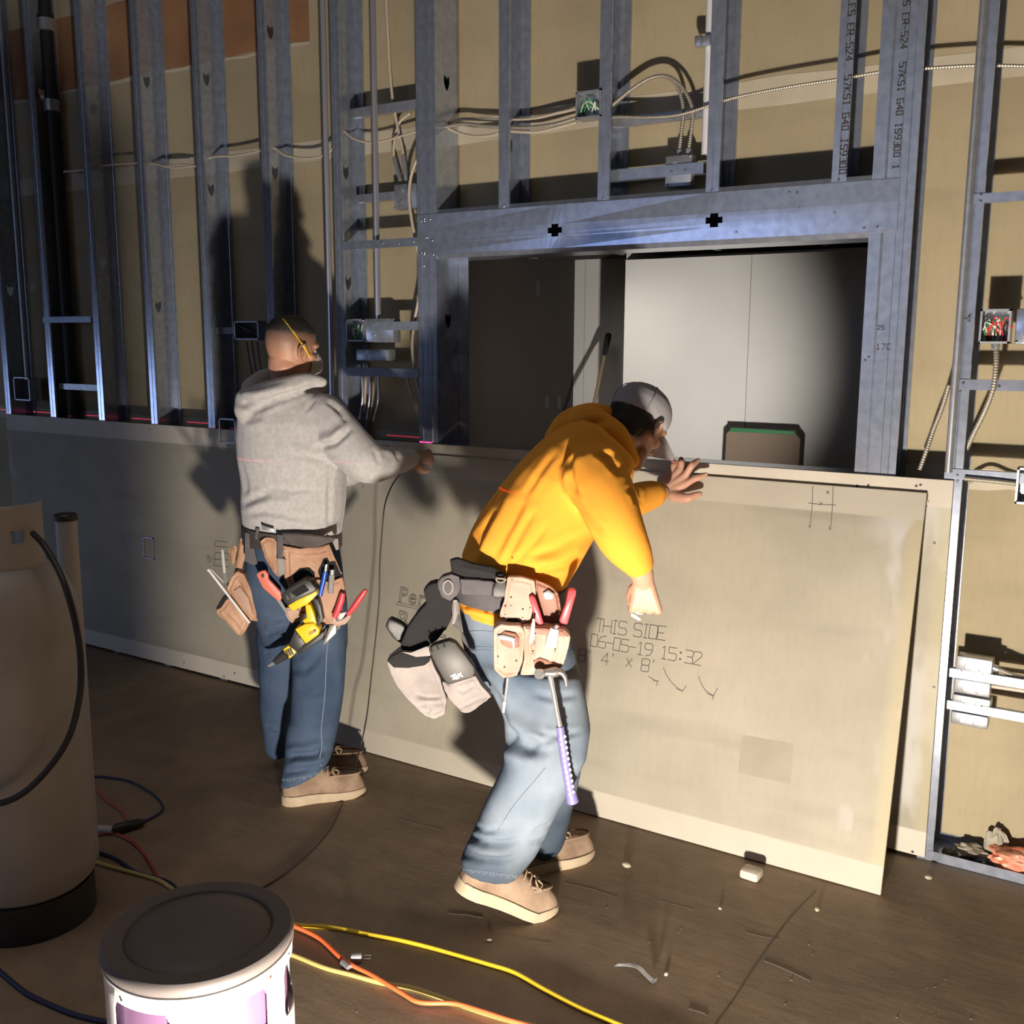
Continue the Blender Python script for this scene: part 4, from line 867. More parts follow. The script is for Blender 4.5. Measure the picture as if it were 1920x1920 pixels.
# ---------------------------------------------------------------- head and hand builders
def head(mb, c, f, u, k=1.0, neck_to=None, neck_r=(.062, .066)):
    """head with its centre (between the ears) at c, facing f; returns local->world"""
    f, u, r = frame(f, u); W = lambda x, y, z: V(c) + (f * x + r * y + u * z) * k
    R = [(-.118, .052, .022, .022), (-.108, .050, .036, .036), (-.085, .038, .056, .048), (-.058, .022, .072, .058), (-.028, .008, .086, .066), (.0, .002, .094, .072), (.03, -.002, .098, .0755), (.06, -.004, .0965, .0745), (.085, -.006, .086, .067), (.105, -.008, .066, .052), (.117, -.010, .040, .032), (.122, -.010, .014, .012)]
    n = 28; rings = []
    for z, cx, a, b in R: rings.append([W(cx + a * math.cos(t) * (1.0 if math.cos(t) < 0 else .97), b * math.sin(t) * (1 - .10 * max(0, math.cos(t))), z) for t in (2 * math.pi * j / n for j in range(n))])
    mb.loft(rings)
    limb(mb, [(W(.088, 0, .022), .010 * k), (W(.104, 0, .0), .011 * k), (W(.112, 0, -.020), .0145 * k)], 10)        # nose
    for s in (-1, 1):
        limb(mb, [(W(.102, .004 * s, -.026), .008 * k), (W(.100, .014 * s, -.024), .008 * k)], 8)                    # nostrils
        limb(mb, [(W(.086, .014 * s, .034), .0105 * k), (W(.080, .040 * s, .034), .010 * k), (W(.066, .056 * s, .028), .010 * k)], 8)  # brow
        limb(mb, [(W(.070, .044 * s, -.012), .014 * k), (W(.050, .056 * s, -.012), .015 * k)], 8)                    # cheekbone
        limb(mb, [(W(.020, .058 * s, -.070), .016 * k), (W(.050, .036 * s, -.098), .018 * k)], 8)                    # jaw line
        # ear: rim, lobe and bowl
        ey = .074 * s; pts = [(.012, -.022), (.014, -.002), (.012, .018), (-.002, .030), (-.018, .026), (-.024, .008), (-.020, -.012), (-.008, -.028)]
        for a, b in zip(pts[:-1], pts[1:]): limb(mb, [(W(a[0], ey + .012 * s * (1.4 if a[0] < 0 else .5), a[1]), .0052 * k), (W(b[0], ey + .012 * s * (1.4 if b[0] < 0 else .5), b[1]), .0052 * k)], 7)
        limb(mb, [(W(.004, ey, .012), .010 * k), (W(-.008, ey + .004 * s, 0), .0125 * k), (W(.0, ey, -.018), .009 * k)], 8)
    limb(mb, [(W(.084, -.022, -.052), .0065 * k), (W(.094, 0, -.048), .0085 * k), (W(.084, .022, -.052), .0065 * k)], 8)   # upper lip
    limb(mb, [(W(.082, -.018, -.061), .0065 * k), (W(.091, 0, -.062), .0088 * k), (W(.082, .018, -.061), .0065 * k)], 8)   # lower lip
    limb(mb, [(W(.076, -.008, -.098), .016 * k), (W(.076, .008, -.098), .016 * k)], 8)                                  # chin
    if neck_to is not None: limb(mb, [(W(-.022, 0, -.045), neck_r[0] * k), (V(neck_to), neck_r[1] * k)], 18)
    return W
def eyes(W, parent, k=1.0):
    for s in (-1, 1):
        o = MB().ball(W(.0730, .031 * s, .010), .0115 * k, 12, 8).build('eye', M['eye'], parent)
        MB().ball(W(.0825, .031 * s, .009), .0042 * k, 8, 5).build('iris', M['hair'], o)
def hand(mb, wrist, knuckles, tips, mids, thumb, rw=.024, k=1.0):
    """palm from the wrist to four knuckles, four fingers bent at the middle joint, thumb off the side"""
    w_ = V(wrist); K = [V(p) for p in knuckles]
    for i, p in enumerate(K):
        limb(mb, [(w_.lerp(p, .04) + (p - sum(K, V()) / 4) * .30, .0165 * k), (w_.lerp(p, .55) + (p - sum(K, V()) / 4) * .12, .0145 * k), (p, .0118 * k)], 10)
        r0 = (.0098, .0102, .0098, .0086)[i] * k
        m2 = V(mids[i]); t2 = V(tips[i]); limb(mb, [(p, r0 * 1.12), (p.lerp(m2, .5), r0 * .98), (m2, r0 * 1.02), (m2.lerp(t2, .5), r0 * .88), (t2, r0 * .74)], 10)
    t = [V(p) for p in thumb]; limb(mb, [(t[0], .0175 * k), (t[1], .0135 * k), (t[1].lerp(t[2], .5), .0112 * k), (t[2], .0088 * k)], 10)
def color_attr(o, fn):
    me = o.data; n = len(me.vertices); co = np.empty(n * 3); me.vertices.foreach_get('co', co); co = co.reshape(-1, 3)
    a = me.attributes.new('stubble', 'FLOAT', 'POINT'); a.data.foreach_set('value', fn(co).astype(np.float32))

# ---------------------------------------------------------------- boots
def boot(parent, toe, d, pitch, L_=.305, shaft=.13, lean=0.0, k=1.0, name='boot'):
    """moc-toe work boot: toe = tip of the sole on the floor, d = direction heel->toe"""
    d = V(d).normalized(); side = ZU.cross(d).normalized(); B_ = V(toe) - d * .085; cp, sp = math.cos(pitch), math.sin(pitch)
    def W(x, y, z):                                         # x from the toe tip backwards, flexing at the ball of the foot
        x2 = .085 - x
        if x2 < 0: X, Z = x2 * cp + z * sp * -1 * -1, -x2 * sp + z * cp; return B_ + d * (x2 * cp + z * sp) + side * y + ZU * (-x2 * sp + z * cp)
        return B_ + d * x2 + side * y + ZU * z
    def half(x):
        t = x / L_; return .050 * k * (max(0, 1 - ((.36 - t) / .36) ** 2.6) ** .5 if t < .36 else 1 - .22 * math.sin(min(1, (t - .36) / .5) * math.pi / 1.0) * .8 - .10 * (t - .36)) if t < .84 else .044 * k * max(0, 1 - ((t - .84) / .16) ** 2.4) ** .5
    xs2 = [L_ * q for q in (.004, .02, .05, .1, .17, .26, .36, .48, .6, .72, .82, .9, .955, .985, .998)]
    b = thing(name, None, None); del_ = None
    b.parent = parent
    mb = MB(); rings = []
    for x in xs2:
        h = max(.006, half(x) + .004); zt = .024 + .010 * min(1, x / L_ * 1.3); t0 = .010 * max(0, 1 - x / .05)
        rings.append([W(x, y, z) for y, z in ((-h * .96, t0), (h * .96, t0), (h, t0 + .006), (h * 1.0, zt * .72), (h * .985, zt), (-h * .985, zt), (-h, zt * .72), (-h, t0 + .006))])
    mb.loft(rings); mb.build('sole', M['sole'], b, ang=50)
    mb = MB(); n = 20; rings = []
    for x in xs2[1:-1]:
        t = x / L_; h = max(.008, half(x)) * .965; zb = .022 + .008 * min(1, t * 1.3)
        top = .086 * min(1, (t / .10) ** .42) if t < .3 else .086 + (.125 - .086) * min(1, (t - .3) / .32)
        if t > .90: top *= 1 - ((t - .9) / .1) ** 2 * .25
        top = max(top, zb + .012); rings.append([W(x, h * math.copysign(abs(math.cos(q)) ** .72, math.cos(q)) * (1 if math.sin(q) < .25 else 1 - .30 * (math.sin(q) - .25) * min(1, t * 2.2)), zb + (top - zb) * max(0, math.sin(q)) ** .85 if math.sin(q) > 0 else zb - .006) for q in (2 * math.pi * j / n for j in range(n))])
    mb.loft(rings)
    mb2 = MB(); rr = []
    for z, a, c_, xo in ((.06, .060, .042, .215), (.09, .054, .040, .220), (.11, .048, .038, .224), (shaft, .044, .036, .226)):
        rr.append([W(xo + a * math.cos(q) - lean * (z - .06), c_ * math.sin(q), z) for q in (2 * math.pi * j / n for j in range(n))])
    mb2.loft(rr)
    fuse('upper', [mb, mb2], M['boot'], b, .006, 3, noise=.0016, nscale=40)
    mb = MB(); pts = []
    for q in np.linspace(-1, 1, 25):                       # raised moc-toe seam
        a = q * 1.95; x = .052 + .10 * (1 - math.cos(a)) / 2 * 1.15 - .030; y = .037 * math.sin(a) / max(.93, abs(math.sin(1.57)))
        x = .020 + .115 * (abs(q)) ** 2.1; y = .036 * math.sin(q * 1.5); pts.append(W(x, y, .079 + .012 * min(1, x / .11)))
    mb.tube(pts, .0038, 7); mb.build('moc_seam', M['boot'], b)
    for i in range(5):
        x = .118 + i * .021; z = .097 + i * .0075; mb = MB(); w_ = .030
        mb.tube(spl([W(x + .006, -w_, z - .012), W(x, -w_ * .4, z + .006), W(x - .002, w_ * .4, z + .006), W(x + .006, w_, z - .012)], 5), .0024, 6); mb.build('lace', M['lace'], b)
    mb = MB(); mb.tube(spl([W(.112, -.006, .104), W(.100, -.018, .100), W(.112, -.034, .092), W(.125, -.020, .105), W(.116, .004, .106), W(.102, .02, .100), W(.118, .034, .094), W(.120, .01, .106)], 5), .0022, 6); mb.build('lace_bow', M['lace'], b)
    mb = MB(); mb.tube([W(x, (half(x) + .002) * s_, .026 + .009 * min(1, x / L_ * 1.3)) for s_, seq in ((1, xs2[2:-2]), (-1, xs2[2:-2][::-1])) for x in seq], .0022, 6); mb.build('welt', M['sole'], b)
    return b
def strap(mb, pts, wid, th, bv=None, up=ZU):
    """flat band through world points, width along up"""
    P = [V(p) for p in pts]; rings = []
    for i, p in enumerate(P):
        t = (P[min(i + 1, len(P) - 1)] - P[max(i - 1, 0)]).normalized(); u_ = (up - t * up.dot(t)).normalized(); n_ = t.cross(u_); w_ = wid[i] if isinstance(wid, (list, tuple)) else wid
        rings.append([p + u_ * w_ / 2 + n_ * th / 2, p + u_ * w_ / 2 - n_ * th / 2, p - u_ * w_ / 2 - n_ * th / 2, p - u_ * w_ / 2 + n_ * th / 2])
    return mb.loft(rings)

# ================================================================ man in the grey hoodie
gm = thing('person', 'person in grey hoodie, back turned, yellow mask strap, arm reaching to the board', 'person')
GS = 3.56
f_g = (RH * .72 + NH * .70 - ZU * .12)
hc = H(545, 658, GS)
body = MB(); neck = H(548, 728, GS + .01)
Wg = head(body, hc, f_g, ZU * 1 + RH * .10, .97, neck, (.060, .066))
torso_px = [((485, 985), (615, 1000), GS, .09), ((462, 930), (638, 945), GS, .115), ((456, 870), (640, 890), GS, .12), ((452, 810), (640, 830), GS, .125), ((456, 770), (634, 790), GS, .12), ((478, 742), (618, 760), GS, .095), ((512, 722), (588, 735), GS, .07)]
body.loft([HS(*q) for q in torso_px])
limb(body, [(H(612, 800, GS - .05), .040), (H(690, 872, GS - .10), .045), (H(764, 862, GS + .08), .032)])
limb(body, [(H(520, 785, GS + .11), .045), (H(640, 880, GS + .28), .045), (H(706, 850, GS + .42), .03)])
limb(body, [(H(535, 1010, GS + .02), .07), (H(530, 1160, GS + .08), .06), (H(523, 1280, GS + .14), .042), (H(520, 1400, GS + .18), .030)]); limb(body, [(H(585, 1010, GS), .07), (H(596, 1160, GS - .03), .06), (H(594, 1280, GS - .04), .05), (H(578, 1440, GS - .06), .04)])
# near hand, pressing on the board top
wr_ = H(770, 860, GS + .10); kn = [H(792, 851, GS + .20), H(793, 857, GS + .185), H(792, 864, GS + .17), H(789, 871, GS + .16)]
md = [p + RH * .022 + NH * .028 + ZU * .006 for p in kn]; tp = [p + RH * .010 + NH * .020 - ZU * .020 for p in md]
hand(body, wr_, kn, tp, md, [H(778, 872, GS + .10), H(790, 882, GS + .13), H(803, 884, GS + .16)])
w2 = H(706, 850, GS + .42); kn2 = [w2 + NH * .08 + ZU * .012 + RH * (.03 - .018 * i) for i in range(4)]; hand(body, w2, kn2, [p + NH * .045 - ZU * .03 for p in kn2], [p + NH * .035 for p in kn2], [w2 + RH * .02 + NH * .03, w2 + RH * .045 + NH * .06, w2 + RH * .05 + NH * .09])
gb = fuse('body', body, M['skin_a'], gm, .0042, 2)
cG = np.array(hc); fG, uG, rG = frame(f_g, ZU + RH * .10); 
def stub(co):
    q = co - cG; z = q @ np.array(uG); x = q @ np.array(fG); a = np.clip((z + .012 - x * .12) / .085, 0, 1) * (np.abs(z) < .14); face = np.clip((x - .055) / .02, 0, 1); return a * .9 * (1 - face) 
color_attr(gb, stub)
eyes(Wg, gm, .97)
# short hair on the crown
hm = MB(); n = 28; rings = []
for z, a, b in ((.064, .091, .070), (.072, .0965, .0750), (.085, .0905, .071), (.105, .070, .056), (.119, .044, .036), (.127, .012, .01)):
    rings.append([Wg(-.006 + a * math.cos(t) * .99, b * math.sin(t), z + .010 * math.cos(t) * (1 if z < .08 else 0)) for t in (2 * math.pi * j / n for j in range(n))])
hm.loft(rings); fuse('hair', hm, M['hair'], gm, .006, 2, noise=.0012, nscale=120)
# hoodie
hood = MB()
hood.loft([HS((458, 992), (634, 1008), GS, .128), HS((456, 978), (641, 1000), GS, .140), HS((455, 952), (645, 968), GS, .146), HS((453, 905), (648, 925), GS, .146), HS((446, 860), (650, 885), GS, .150), HS((443, 815), (652, 840), GS, .152), HS((446, 778), (648, 800), GS, .148), HS((458, 748), (632, 768), GS, .125), HS((486, 726), (606, 742), GS, .095), HS((508, 712), (590, 728), GS, .075)])
limb(hood, [(H(606, 776, GS - .05), .074), (H(640, 818, GS - .085), .080), (H(668, 850, GS - .10), .080), (H(692, 868, GS - .10), .075), (H(728, 868, GS - .02), .056), (H(758, 862, GS + .06), .043), (H(768, 860, GS + .09), .038)], 18)
limb(hood, [(H(510, 770, GS + .10), .085), (H(560, 815, GS + .19), .078), (H(640, 880, GS + .28), .066), (H(700, 852, GS + .41), .045)], 16)
# fallen hood lying on the back
limb(hood, [(H(604, 716, GS - .06), .020), (H(575, 714, GS - .085), .030), (H(530, 728, GS - .105), .040), (H(490, 742, GS - .10), .044), (H(464, 752, GS - .05), .040)], 14)
limb(hood, [(H(600, 720, GS + .02), .026), (H(545, 708, GS + .09), .030), (H(500, 708, GS + .06), .032), (H(470, 728, GS - .0), .036)], 12)
limb(hood, [(H(462, 748, GS - .05), .040), (H(458, 775, GS - .085), .034), (H(470, 790, GS - .11), .018)], 12)
gf = [(-.010, 7, [(452, 752), (470, 757), (505, 748), (545, 735)]), (.010, 9, [(452, 738), (480, 742), (540, 727)]), (-.012, 6, [(445, 778), (462, 784), (480, 770), (515, 752), (560, 735), (600, 722)]), (-.008, 6, [(452, 792), (470, 790), (492, 778)]), (-.012, 5, [(600, 838), (625, 832), (648, 812), (655, 802)]), (.008, 8, [(596, 824), (620, 820), (645, 800)]), (-.006, 4, [(630, 766), (642, 778), (650, 792)]), (-.006, 4, [(612, 752), (626, 762), (640, 772)]), (-.006, 3.5, [(588, 750), (580, 762), (574, 772)]), (-.006, 5, [(450, 872), (458, 900), (462, 928)]), (-.008, 6, [(456, 945), (478, 935), (505, 925)]), (.007, 7, [(470, 950), (510, 940), (550, 942)]), (-.007, 5, [(462, 965), (490, 960), (530, 965), (570, 975)]), (-.006, 5, [(500, 915), (545, 920), (585, 918)]), (.006, 8, [(560, 985), (610, 992), (640, 990)]), (-.005, 4, [(620, 890), (617, 940), (616, 985)]),
      (-.006, 4, [(702, 845), (706, 856), (710, 868)]), (-.006, 4, [(738, 842), (744, 852), (748, 864)]), (.005, 5, [(722, 842), (730, 852)]), (-.006, 4, [(752, 842), (758, 852)]), (-.004, 5, [(540, 850), (600, 862), (650, 880)]), (.004, 12, [(520, 800), (560, 860), (570, 910)])]
gh = fuse('hoodie', hood, M['hoodie'], gm, .0068, 4, gf, noise=.0028, nscale=16)
# jeans
jn = MB()
jn.loft([HS((464, 985), (634, 1000), GS, .118), HS((463, 1040), (640, 1060), GS, .128), HS((466, 1100), (648, 1120), GS, .132), HS((480, 1160), (652, 1180), GS, .128), HS((492, 1205), (650, 1215), GS, .110)])
limb(jn, [(H(592, 1150, GS - .03), .098), (H(598, 1250, GS - .04), .096), (H(592, 1330, GS - .05), .092), (H(585, 1385, GS - .075), .088)], 18); jn.loft([HS((540, 1350), (636, 1345), GS - .06, .09), HS((536, 1388), (630, 1382), GS - .075, .09), HS((534, 1420), (626, 1406), GS - .09, .09), HS((530, 1446), (618, 1426), GS - .105, .088), HS((528, 1470), (606, 1440), GS - .115, .086)])
limb(jn, [(H(528, 1150, GS + .08), .095), (H(524, 1250, GS + .12), .080), (H(520, 1330, GS + .16), .066), (H(520, 1392, GS + .18), .052), (H(521, 1402, GS + .18), .050)], 16)
jf = [(-.012, 6, [(538, 1420), (560, 1416), (590, 1416), (612, 1404)]), (.010, 8, [(545, 1432), (580, 1430), (610, 1420)]), (-.009, 5, [(536, 1448), (555, 1446), (580, 1440)]), (.008, 7, [(540, 1405), (575, 1402), (605, 1392)]), (-.009, 5, [(498, 1190), (515, 1185), (535, 1178)]), (-.010, 6, [(495, 1225), (512, 1222), (530, 1212)]), (-.009, 7, [(545, 1255), (570, 1258), (590, 1240), (605, 1215)]), (-.007, 4, [(500, 1360), (520, 1357)]), (-.007, 4, [(505, 1378), (522, 1377)]), (-.006, 6, [(560, 1290), (590, 1300), (620, 1290)]), (.006, 8, [(636, 1240), (640, 1290), (630, 1330)]), (-.006, 5, [(500, 1150), (520, 1160), (548, 1160)])]
gj = fuse('jeans', jn, M['jean_dark'], gm, .0072, 4, jf, noise=.003, nscale=20)
bg = bvh_of(gj); mb = MB(); P = [hit(bg, u, v, .0012) for u, v in ((617, 1180), (612, 1230), (610, 1280), (608, 1310), (605, 1340), (602, 1370), (603, 1395), (600, 1420), (602, 1436))]
mb.tube(spl(P, 4), .0018, 5); mb.build('side_seam', M['seam'], gj)
mb = MB()
for i in range(34):                                     # frayed hem of the near leg
    u = 530 + i * 2.6; v = 1468 - (i / 34) ** 2 * 26; p = hit(bg, u, v - 8, .002, GS - .1); mb.tube([p, p + V((rnd.uniform(-.004, .004), 0, -rnd.uniform(.006, .018)))], .0008, 4)
tag(mb.build('frayed_hem', M['seam'], gj), kind='stuff')
dG = fl(688, 1481) - fl(530, 1503)
boot(gm, fl(686, 1484), dG, 0.0, min(.335, dG.length * 1.0))
dG2 = RH * .95 + NH * .25; boot(gm, fl(690, 1444), dG2, 0.0, .315)
# dust mask with yellow strap
bv = bvh_of(gb)
mk = MB(); rings = []
for x, a in ((.060, .058), (.085, .056), (.108, .046), (.124, .030), (.130, .010)):
    rings.append([Wg(x, a * math.sin(t) * .95, -.040 + a * math.cos(t) * 1.05) for t in (2 * math.pi * j / 20 for j in range(20))])
mk.loft(rings); ms = mk.build('dust_mask', mat('grey_white_mask', (.48, .46, .43), .85), gm)
sp_ = [hit(bv, u, v, .0035, GS) for u, v in ((531, 599), (540, 610), (549, 622), (557, 633), (565, 645), (573, 657), (581, 669), (588, 680), (592, 687))]
mb = MB(); strap(mb, [Wg(-.02, -.055, .108)] + sp_, .0055, .0016, up=fG); mb.build('mask_strap', mat('yellow_elastic', (.80, .52, .03), .5), gm)

# ================================================================ man in orange
om = thing('person', 'person in orange shirt and grey cap bending over the leaning sheet', 'person')
f_o = (RH * .55 + NH * .58 - ZU * .60); u_o = (RH * .42 + NH * .32 + ZU * .85)
hco = H(1190, 800, 2.99)
body = MB(); neck = H(1140, 838, 2.93)
Wo = head(body, hco, f_o, u_o, 1.0, neck, (.060, .070))
OS = 2.80
body.loft([HS((900, 1050), (1035, 1090), OS, .10), HS((900, 1000), (1080, 1050), OS, .12), HS((935, 940), (1110, 1000), OS + .02, .125), HS((980, 880), (1145, 945), OS + .03, .125), HS((1030, 830), (1165, 905), OS + .05, .12), HS((1075, 800), (1170, 870), OS + .07, .10)])
body.loft([HS((905, 1060), (1030, 1090), OS, .09), HS((900, 1120), (1030, 1140), OS, .085), HS((905, 1170), (1045, 1190), OS, .085), HS((935, 1220), (1050, 1240), OS, .07)])
limb(body, [(H(1115, 905, 2.64), .058), (H(1160, 990, 2.56), .045), (H(1196, 1058, 2.55), .034), (H(1206, 1085, 2.56), .029)])
limb(body, [(H(1140, 880, 2.98), .055), (H(1150, 945, 3.14), .042), (H(1225, 925, 3.29), .033), (H(1240, 922, 3.33), .030)])
limb(body, [(H(985, 1210, OS - .04), .06), (H(1010, 1300, OS - .07), .058), (H(1020, 1390, OS - .12), .052), (H(980, 1490, OS - .135), .045), (H(925, 1600, OS - .125), .038)]); limb(body, [(H(995, 1220, OS + .06), .06), (H(1035, 1340, OS + .12), .055), (H(1046, 1410, OS + .14), .045), (H(1022, 1560, OS + .16), .036)])
# left hand spread on the top edge of the sheet
A = lambda u, v, y: at(u, v, y)
hand(body, A(1243, 922, -.085), [A(1286, 907, -.088), A(1284, 893, -.080), A(1275, 882, -.068), A(1264, 874, -.057)],
     [A(1324, 890, -.072), A(1309, 863, -.050), A(1277, 860, -.035), A(1260, 862, -.03)], [A(1306, 896, -.094), A(1297, 873, -.078), A(1278, 868, -.062), A(1264, 867, -.05)],
     [A(1262, 930, -.100), A(1288, 934, -.116), A(1312, 926, -.094)], k=1.22)
# right fist hanging beside the sheet
wq = H(1206, 1086, 2.56); dn = (H(1208, 1150, 2.57) - wq).normalized(); sd = RH
kn = [wq + dn * .085 + RH * (.036 - .022 * i) + NH * (-.008 + .004 * i) for i in range(4)]
md = [p + dn * .012 + NH * .040 for p in kn]; tp = [p - dn * .030 + NH * .004 - RH * .004 for p in md]
hand(body, wq, kn, tp, md, [wq + dn * .03 - RH * .022 + NH * .012, wq + dn * .058 - RH * .030 + NH * .032, wq + dn * .078 - RH * .008 + NH * .05])
ob = fuse('body', body, M['skin_b'], om, .0042, 2)
cO = np.array(hco); fO, uO, rO = frame(f_o, u_o)
def stub2(co):
    q = co - cO; z = q @ np.array(uO); x = q @ np.array(fO); y = q @ np.array(rO); near = (np.linalg.norm(q, axis=1) < .17)
    hair = np.clip((.004 - x + z * .3) / .02, 0, 1) * np.clip((z + .062) / .02, 0, 1) * (np.abs(y) > -1); beard = np.clip((x - .0) / .02, 0, 1) * np.clip((-.035 - z) / .02, 0, 1) * .45
    return np.maximum(hair * .95, beard) * near
color_attr(ob, stub2); eyes(Wo, om, .96)
for nm_, pth in (('fingernail', ((1323, 889, -.079), (1307, 862.5, -.056), (1312, 925, -.099))),):
    for u, v, y in pth: MB().ball(A(u, v, y), (.005, .0025, .0035), 8, 5).build(nm_, mat('nail', (.62, .40, .32), .35) if 'nail' not in M else M['nail'], om)
# hair at the nape, cap
hm = MB(); rings = []
for z, a, b, cx in ((-.062, .060, .056, -.030), (-.035, .078, .070, -.022), (.0, .088, .0765, -.016), (.035, .092, .079, -.013)):
    rings.append([Wo(cx + a * math.cos(t), b * math.sin(t), z) for t in np.linspace(math.pi * .56, math.pi * 1.44, 16)] + [Wo(cx + a * .8 * math.cos(t), b * .8 * math.sin(t), z) for t in np.linspace(math.pi * 1.44, math.pi * .56, 16)])
hm.loft(rings); fuse('hair', hm, M['hair'], om, .006, 2, noise=.001, nscale=130)
cp_ = MB(); rings = []; n = 30
for z, a, b in ((.026, .104, .082), (.045, .1065, .0845), (.070, .103, .0825), (.095, .089, .073), (.115, .066, .055), (.128, .038, .032), (.133, .010, .009)):
    rings.append([Wo(-.004 + a * math.cos(t), b * math.sin(t), z + .010 * math.cos(t) * (.133 - z) / .11) for t in (2 * math.pi * j / n for j in range(n))])
cp_.loft(rings); capo = fuse('cap', cp_, M['cap'], om, .006, 2, noise=.001, nscale=40)
mb = MB(); rings = []
for i, x in enumerate(np.linspace(.075, .185, 9)):
    t = (x - .075) / .110; hw = .073 * (1 - t ** 3.2) ** .5 + .004 if t < 1 else .006; rings.append([Wo(x - .012 * (q / .073) ** 2 * 0 - .0, q, .040 - .032 * t - 5.5 * q * q * (1 - .25 * t)) for q in np.linspace(-hw, hw, 13)] + [Wo(x, q, .0355 - .032 * t - 5.5 * q * q * (1 - .25 * t)) for q in np.linspace(hw, -hw, 13)])
mb.loft(rings); mb.build('cap_brim', M['cap'], capo)
MB().ball(Wo(-.004, 0, .135), (.007, .007, .004), 10, 5, Matrix((fO, rO, uO)).transposed()).build('cap_button', M['cap'], capo)
for sgn in (-1, 0, 1):
    t0 = (math.pi / 2) * sgn + (0 if sgn else math.pi); mb = MB(); mb.tube([Wo(-.004 + a * math.cos(t0 + .6) * 1.012, b * math.sin(t0 + .6) * 1.012, z) for z, a, b in ((.030, .104, .082), (.045, .1065, .0845), (.070, .103, .0825), (.095, .089, .073), (.115, .066, .055), (.130, .030, .026))], .0016, 5); mb.build('cap_seam', M['cap'], capo)
# shirt
st = MB()
st.loft([HS((862, 1048), (1056, 1104), OS, .140), HS((864, 1036), (1066, 1092), OS, .150), HS((882, 995), (1090, 1052), OS, .155), HS((905, 955), (1110, 1015), OS + .01, .155), HS((938, 910), (1132, 975), OS + .02, .155), HS((975, 868), (1155, 940), OS + .03, .155), HS((1018, 826), (1172, 908), OS + .05, .150), HS((1058, 796), (1184, 882), OS + .06, .135), HS((1092, 782), (1188, 862), OS + .08, .110), HS((1118, 790), (1178, 850), OS + .10, .085)])
limb(st, [(H(1112, 892, 2.68), .088), (H(1132, 930, 2.62), .082), (H(1152, 975, 2.57), .074), (H(1170, 1012, 2.55), .066), (H(1188, 1042, 2.55), .052), (H(1196, 1056, 2.55), .043)], 18)
limb(st, [(H(1140, 880, 2.98), .080), (H(1142, 930, 3.12), .068), (H(1172, 942, 3.20), .060), (H(1206, 933, 3.27), .054), (H(1225, 928, 3.305), .049)], 16)
of_ = [(-.006, 7, [(985, 930), (960, 985), (925, 1050)]), (.006, 8, [(960, 920), (935, 975), (905, 1035)]), (-.007, 5, [(925, 960), (900, 1010), (885, 1045)]), (-.006, 5, [(905, 985), (885, 1020), (875, 1045)]), (-.007, 6, [(1000, 960), (970, 1010), (945, 1060)]), (-.006, 6, [(1025, 985), (1000, 1020), (960, 1060)]), (-.006, 7, [(1090, 1000), (1040, 1030), (990, 1045)]), (-.007, 6, [(1100, 1040), (1060, 1062), (1020, 1070)]), (.006, 9, [(1095, 1022), (1050, 1048), (1000, 1058)]), (-.012, 7, [(1070, 838), (1066, 870), (1068, 900), (1078, 930)]), (-.010, 6, [(1120, 845), (1140, 860), (1158, 885)]), (.009, 7, [(1128, 840), (1150, 855), (1165, 878)]), (-.009, 5, [(1150, 852), (1163, 868), (1170, 885)]), (-.006, 6, [(1075, 930), (1100, 965), (1128, 1000)]), (-.007, 4, [(1178, 918), (1188, 926), (1192, 940)]), (-.006, 4, [(1196, 915), (1200, 928), (1200, 942)]), (-.005, 5, [(1040, 850), (1010, 890), (985, 930)])]
os_ = fuse('shirt', st, M['orange'], om, .0068, 4, of_, noise=.0026, nscale=15)
hd2 = MB(); limb(hd2, [(H(1036, 822, 2.93), .030), (H(1066, 796, 2.95), .042), (H(1110, 784, 2.96), .046), (H(1150, 792, 2.97), .040)], 14); limb(hd2, [(H(1100, 790, 2.90), .05), (H(1150, 820, 2.88), .045), (H(1182, 862, 2.90), .030)], 14)
fuse('hood', hd2, M['orange'], om, .007, 4, [(-.010, 6, [(1050, 812), (1090, 795), (1140, 790)])], noise=.003, nscale=20)
tl = MB(); tl.loft([HS((860, 1108), (1050, 1128), OS, .128), HS((860, 1122), (1052, 1142), OS, .136), HS((862, 1140), (1054, 1160), OS, .137), HS((868, 1148), (1052, 1168), OS, .130)])
fuse('shirt_tail', tl, M['orange'], om, .006, 2, [(-.007, 3.5, [(865, 1122), (900, 1128), (945, 1140)]), (-.007, 3.5, [(868, 1134), (905, 1142), (945, 1152)]), (.006, 4, [(866, 1128), (905, 1135), (945, 1146)]), (.006, 4, [(870, 1142), (905, 1150), (940, 1158)])])
# jeans
jn = MB()
jn.loft([HS((872, 1066), (1048, 1096), OS, .125), HS((866, 1095), (1055, 1125), OS, .132), HS((862, 1140), (1062, 1165), OS, .130), HS((868, 1185), (1078, 1215), OS, .134), HS((885, 1235), (1086, 1258), OS, .130), HS((905, 1285), (1092, 1300), OS, .115)])
jn.loft([HS((900, 1235), (1086, 1262), OS - .06, .10), HS((922, 1295), (1098, 1312), OS - .08, .098), HS((944, 1345), (1106, 1366), OS - .11, .095), HS((950, 1395), (1100, 1418), OS - .135, .092), HS((945, 1430), (1078, 1462), OS - .14, .088), HS((926, 1470), (1058, 1500), OS - .14, .086), HS((902, 1520), (1034, 1545), OS - .135, .084), HS((878, 1575), (1006, 1598), OS - .13, .084), HS((864, 1605), (984, 1626), OS - .125, .084), HS((862, 1622), (968, 1642), OS - .125, .080)])
limb(jn, [(H(1005, 1260, OS + .09), .098), (H(1035, 1340, OS + .12), .085), (H(1048, 1400, OS + .14), .078), (H(1040, 1470, OS + .15), .070), (H(1026, 1545, OS + .16), .066), (H(1018, 1578, OS + .16), .064)], 16)
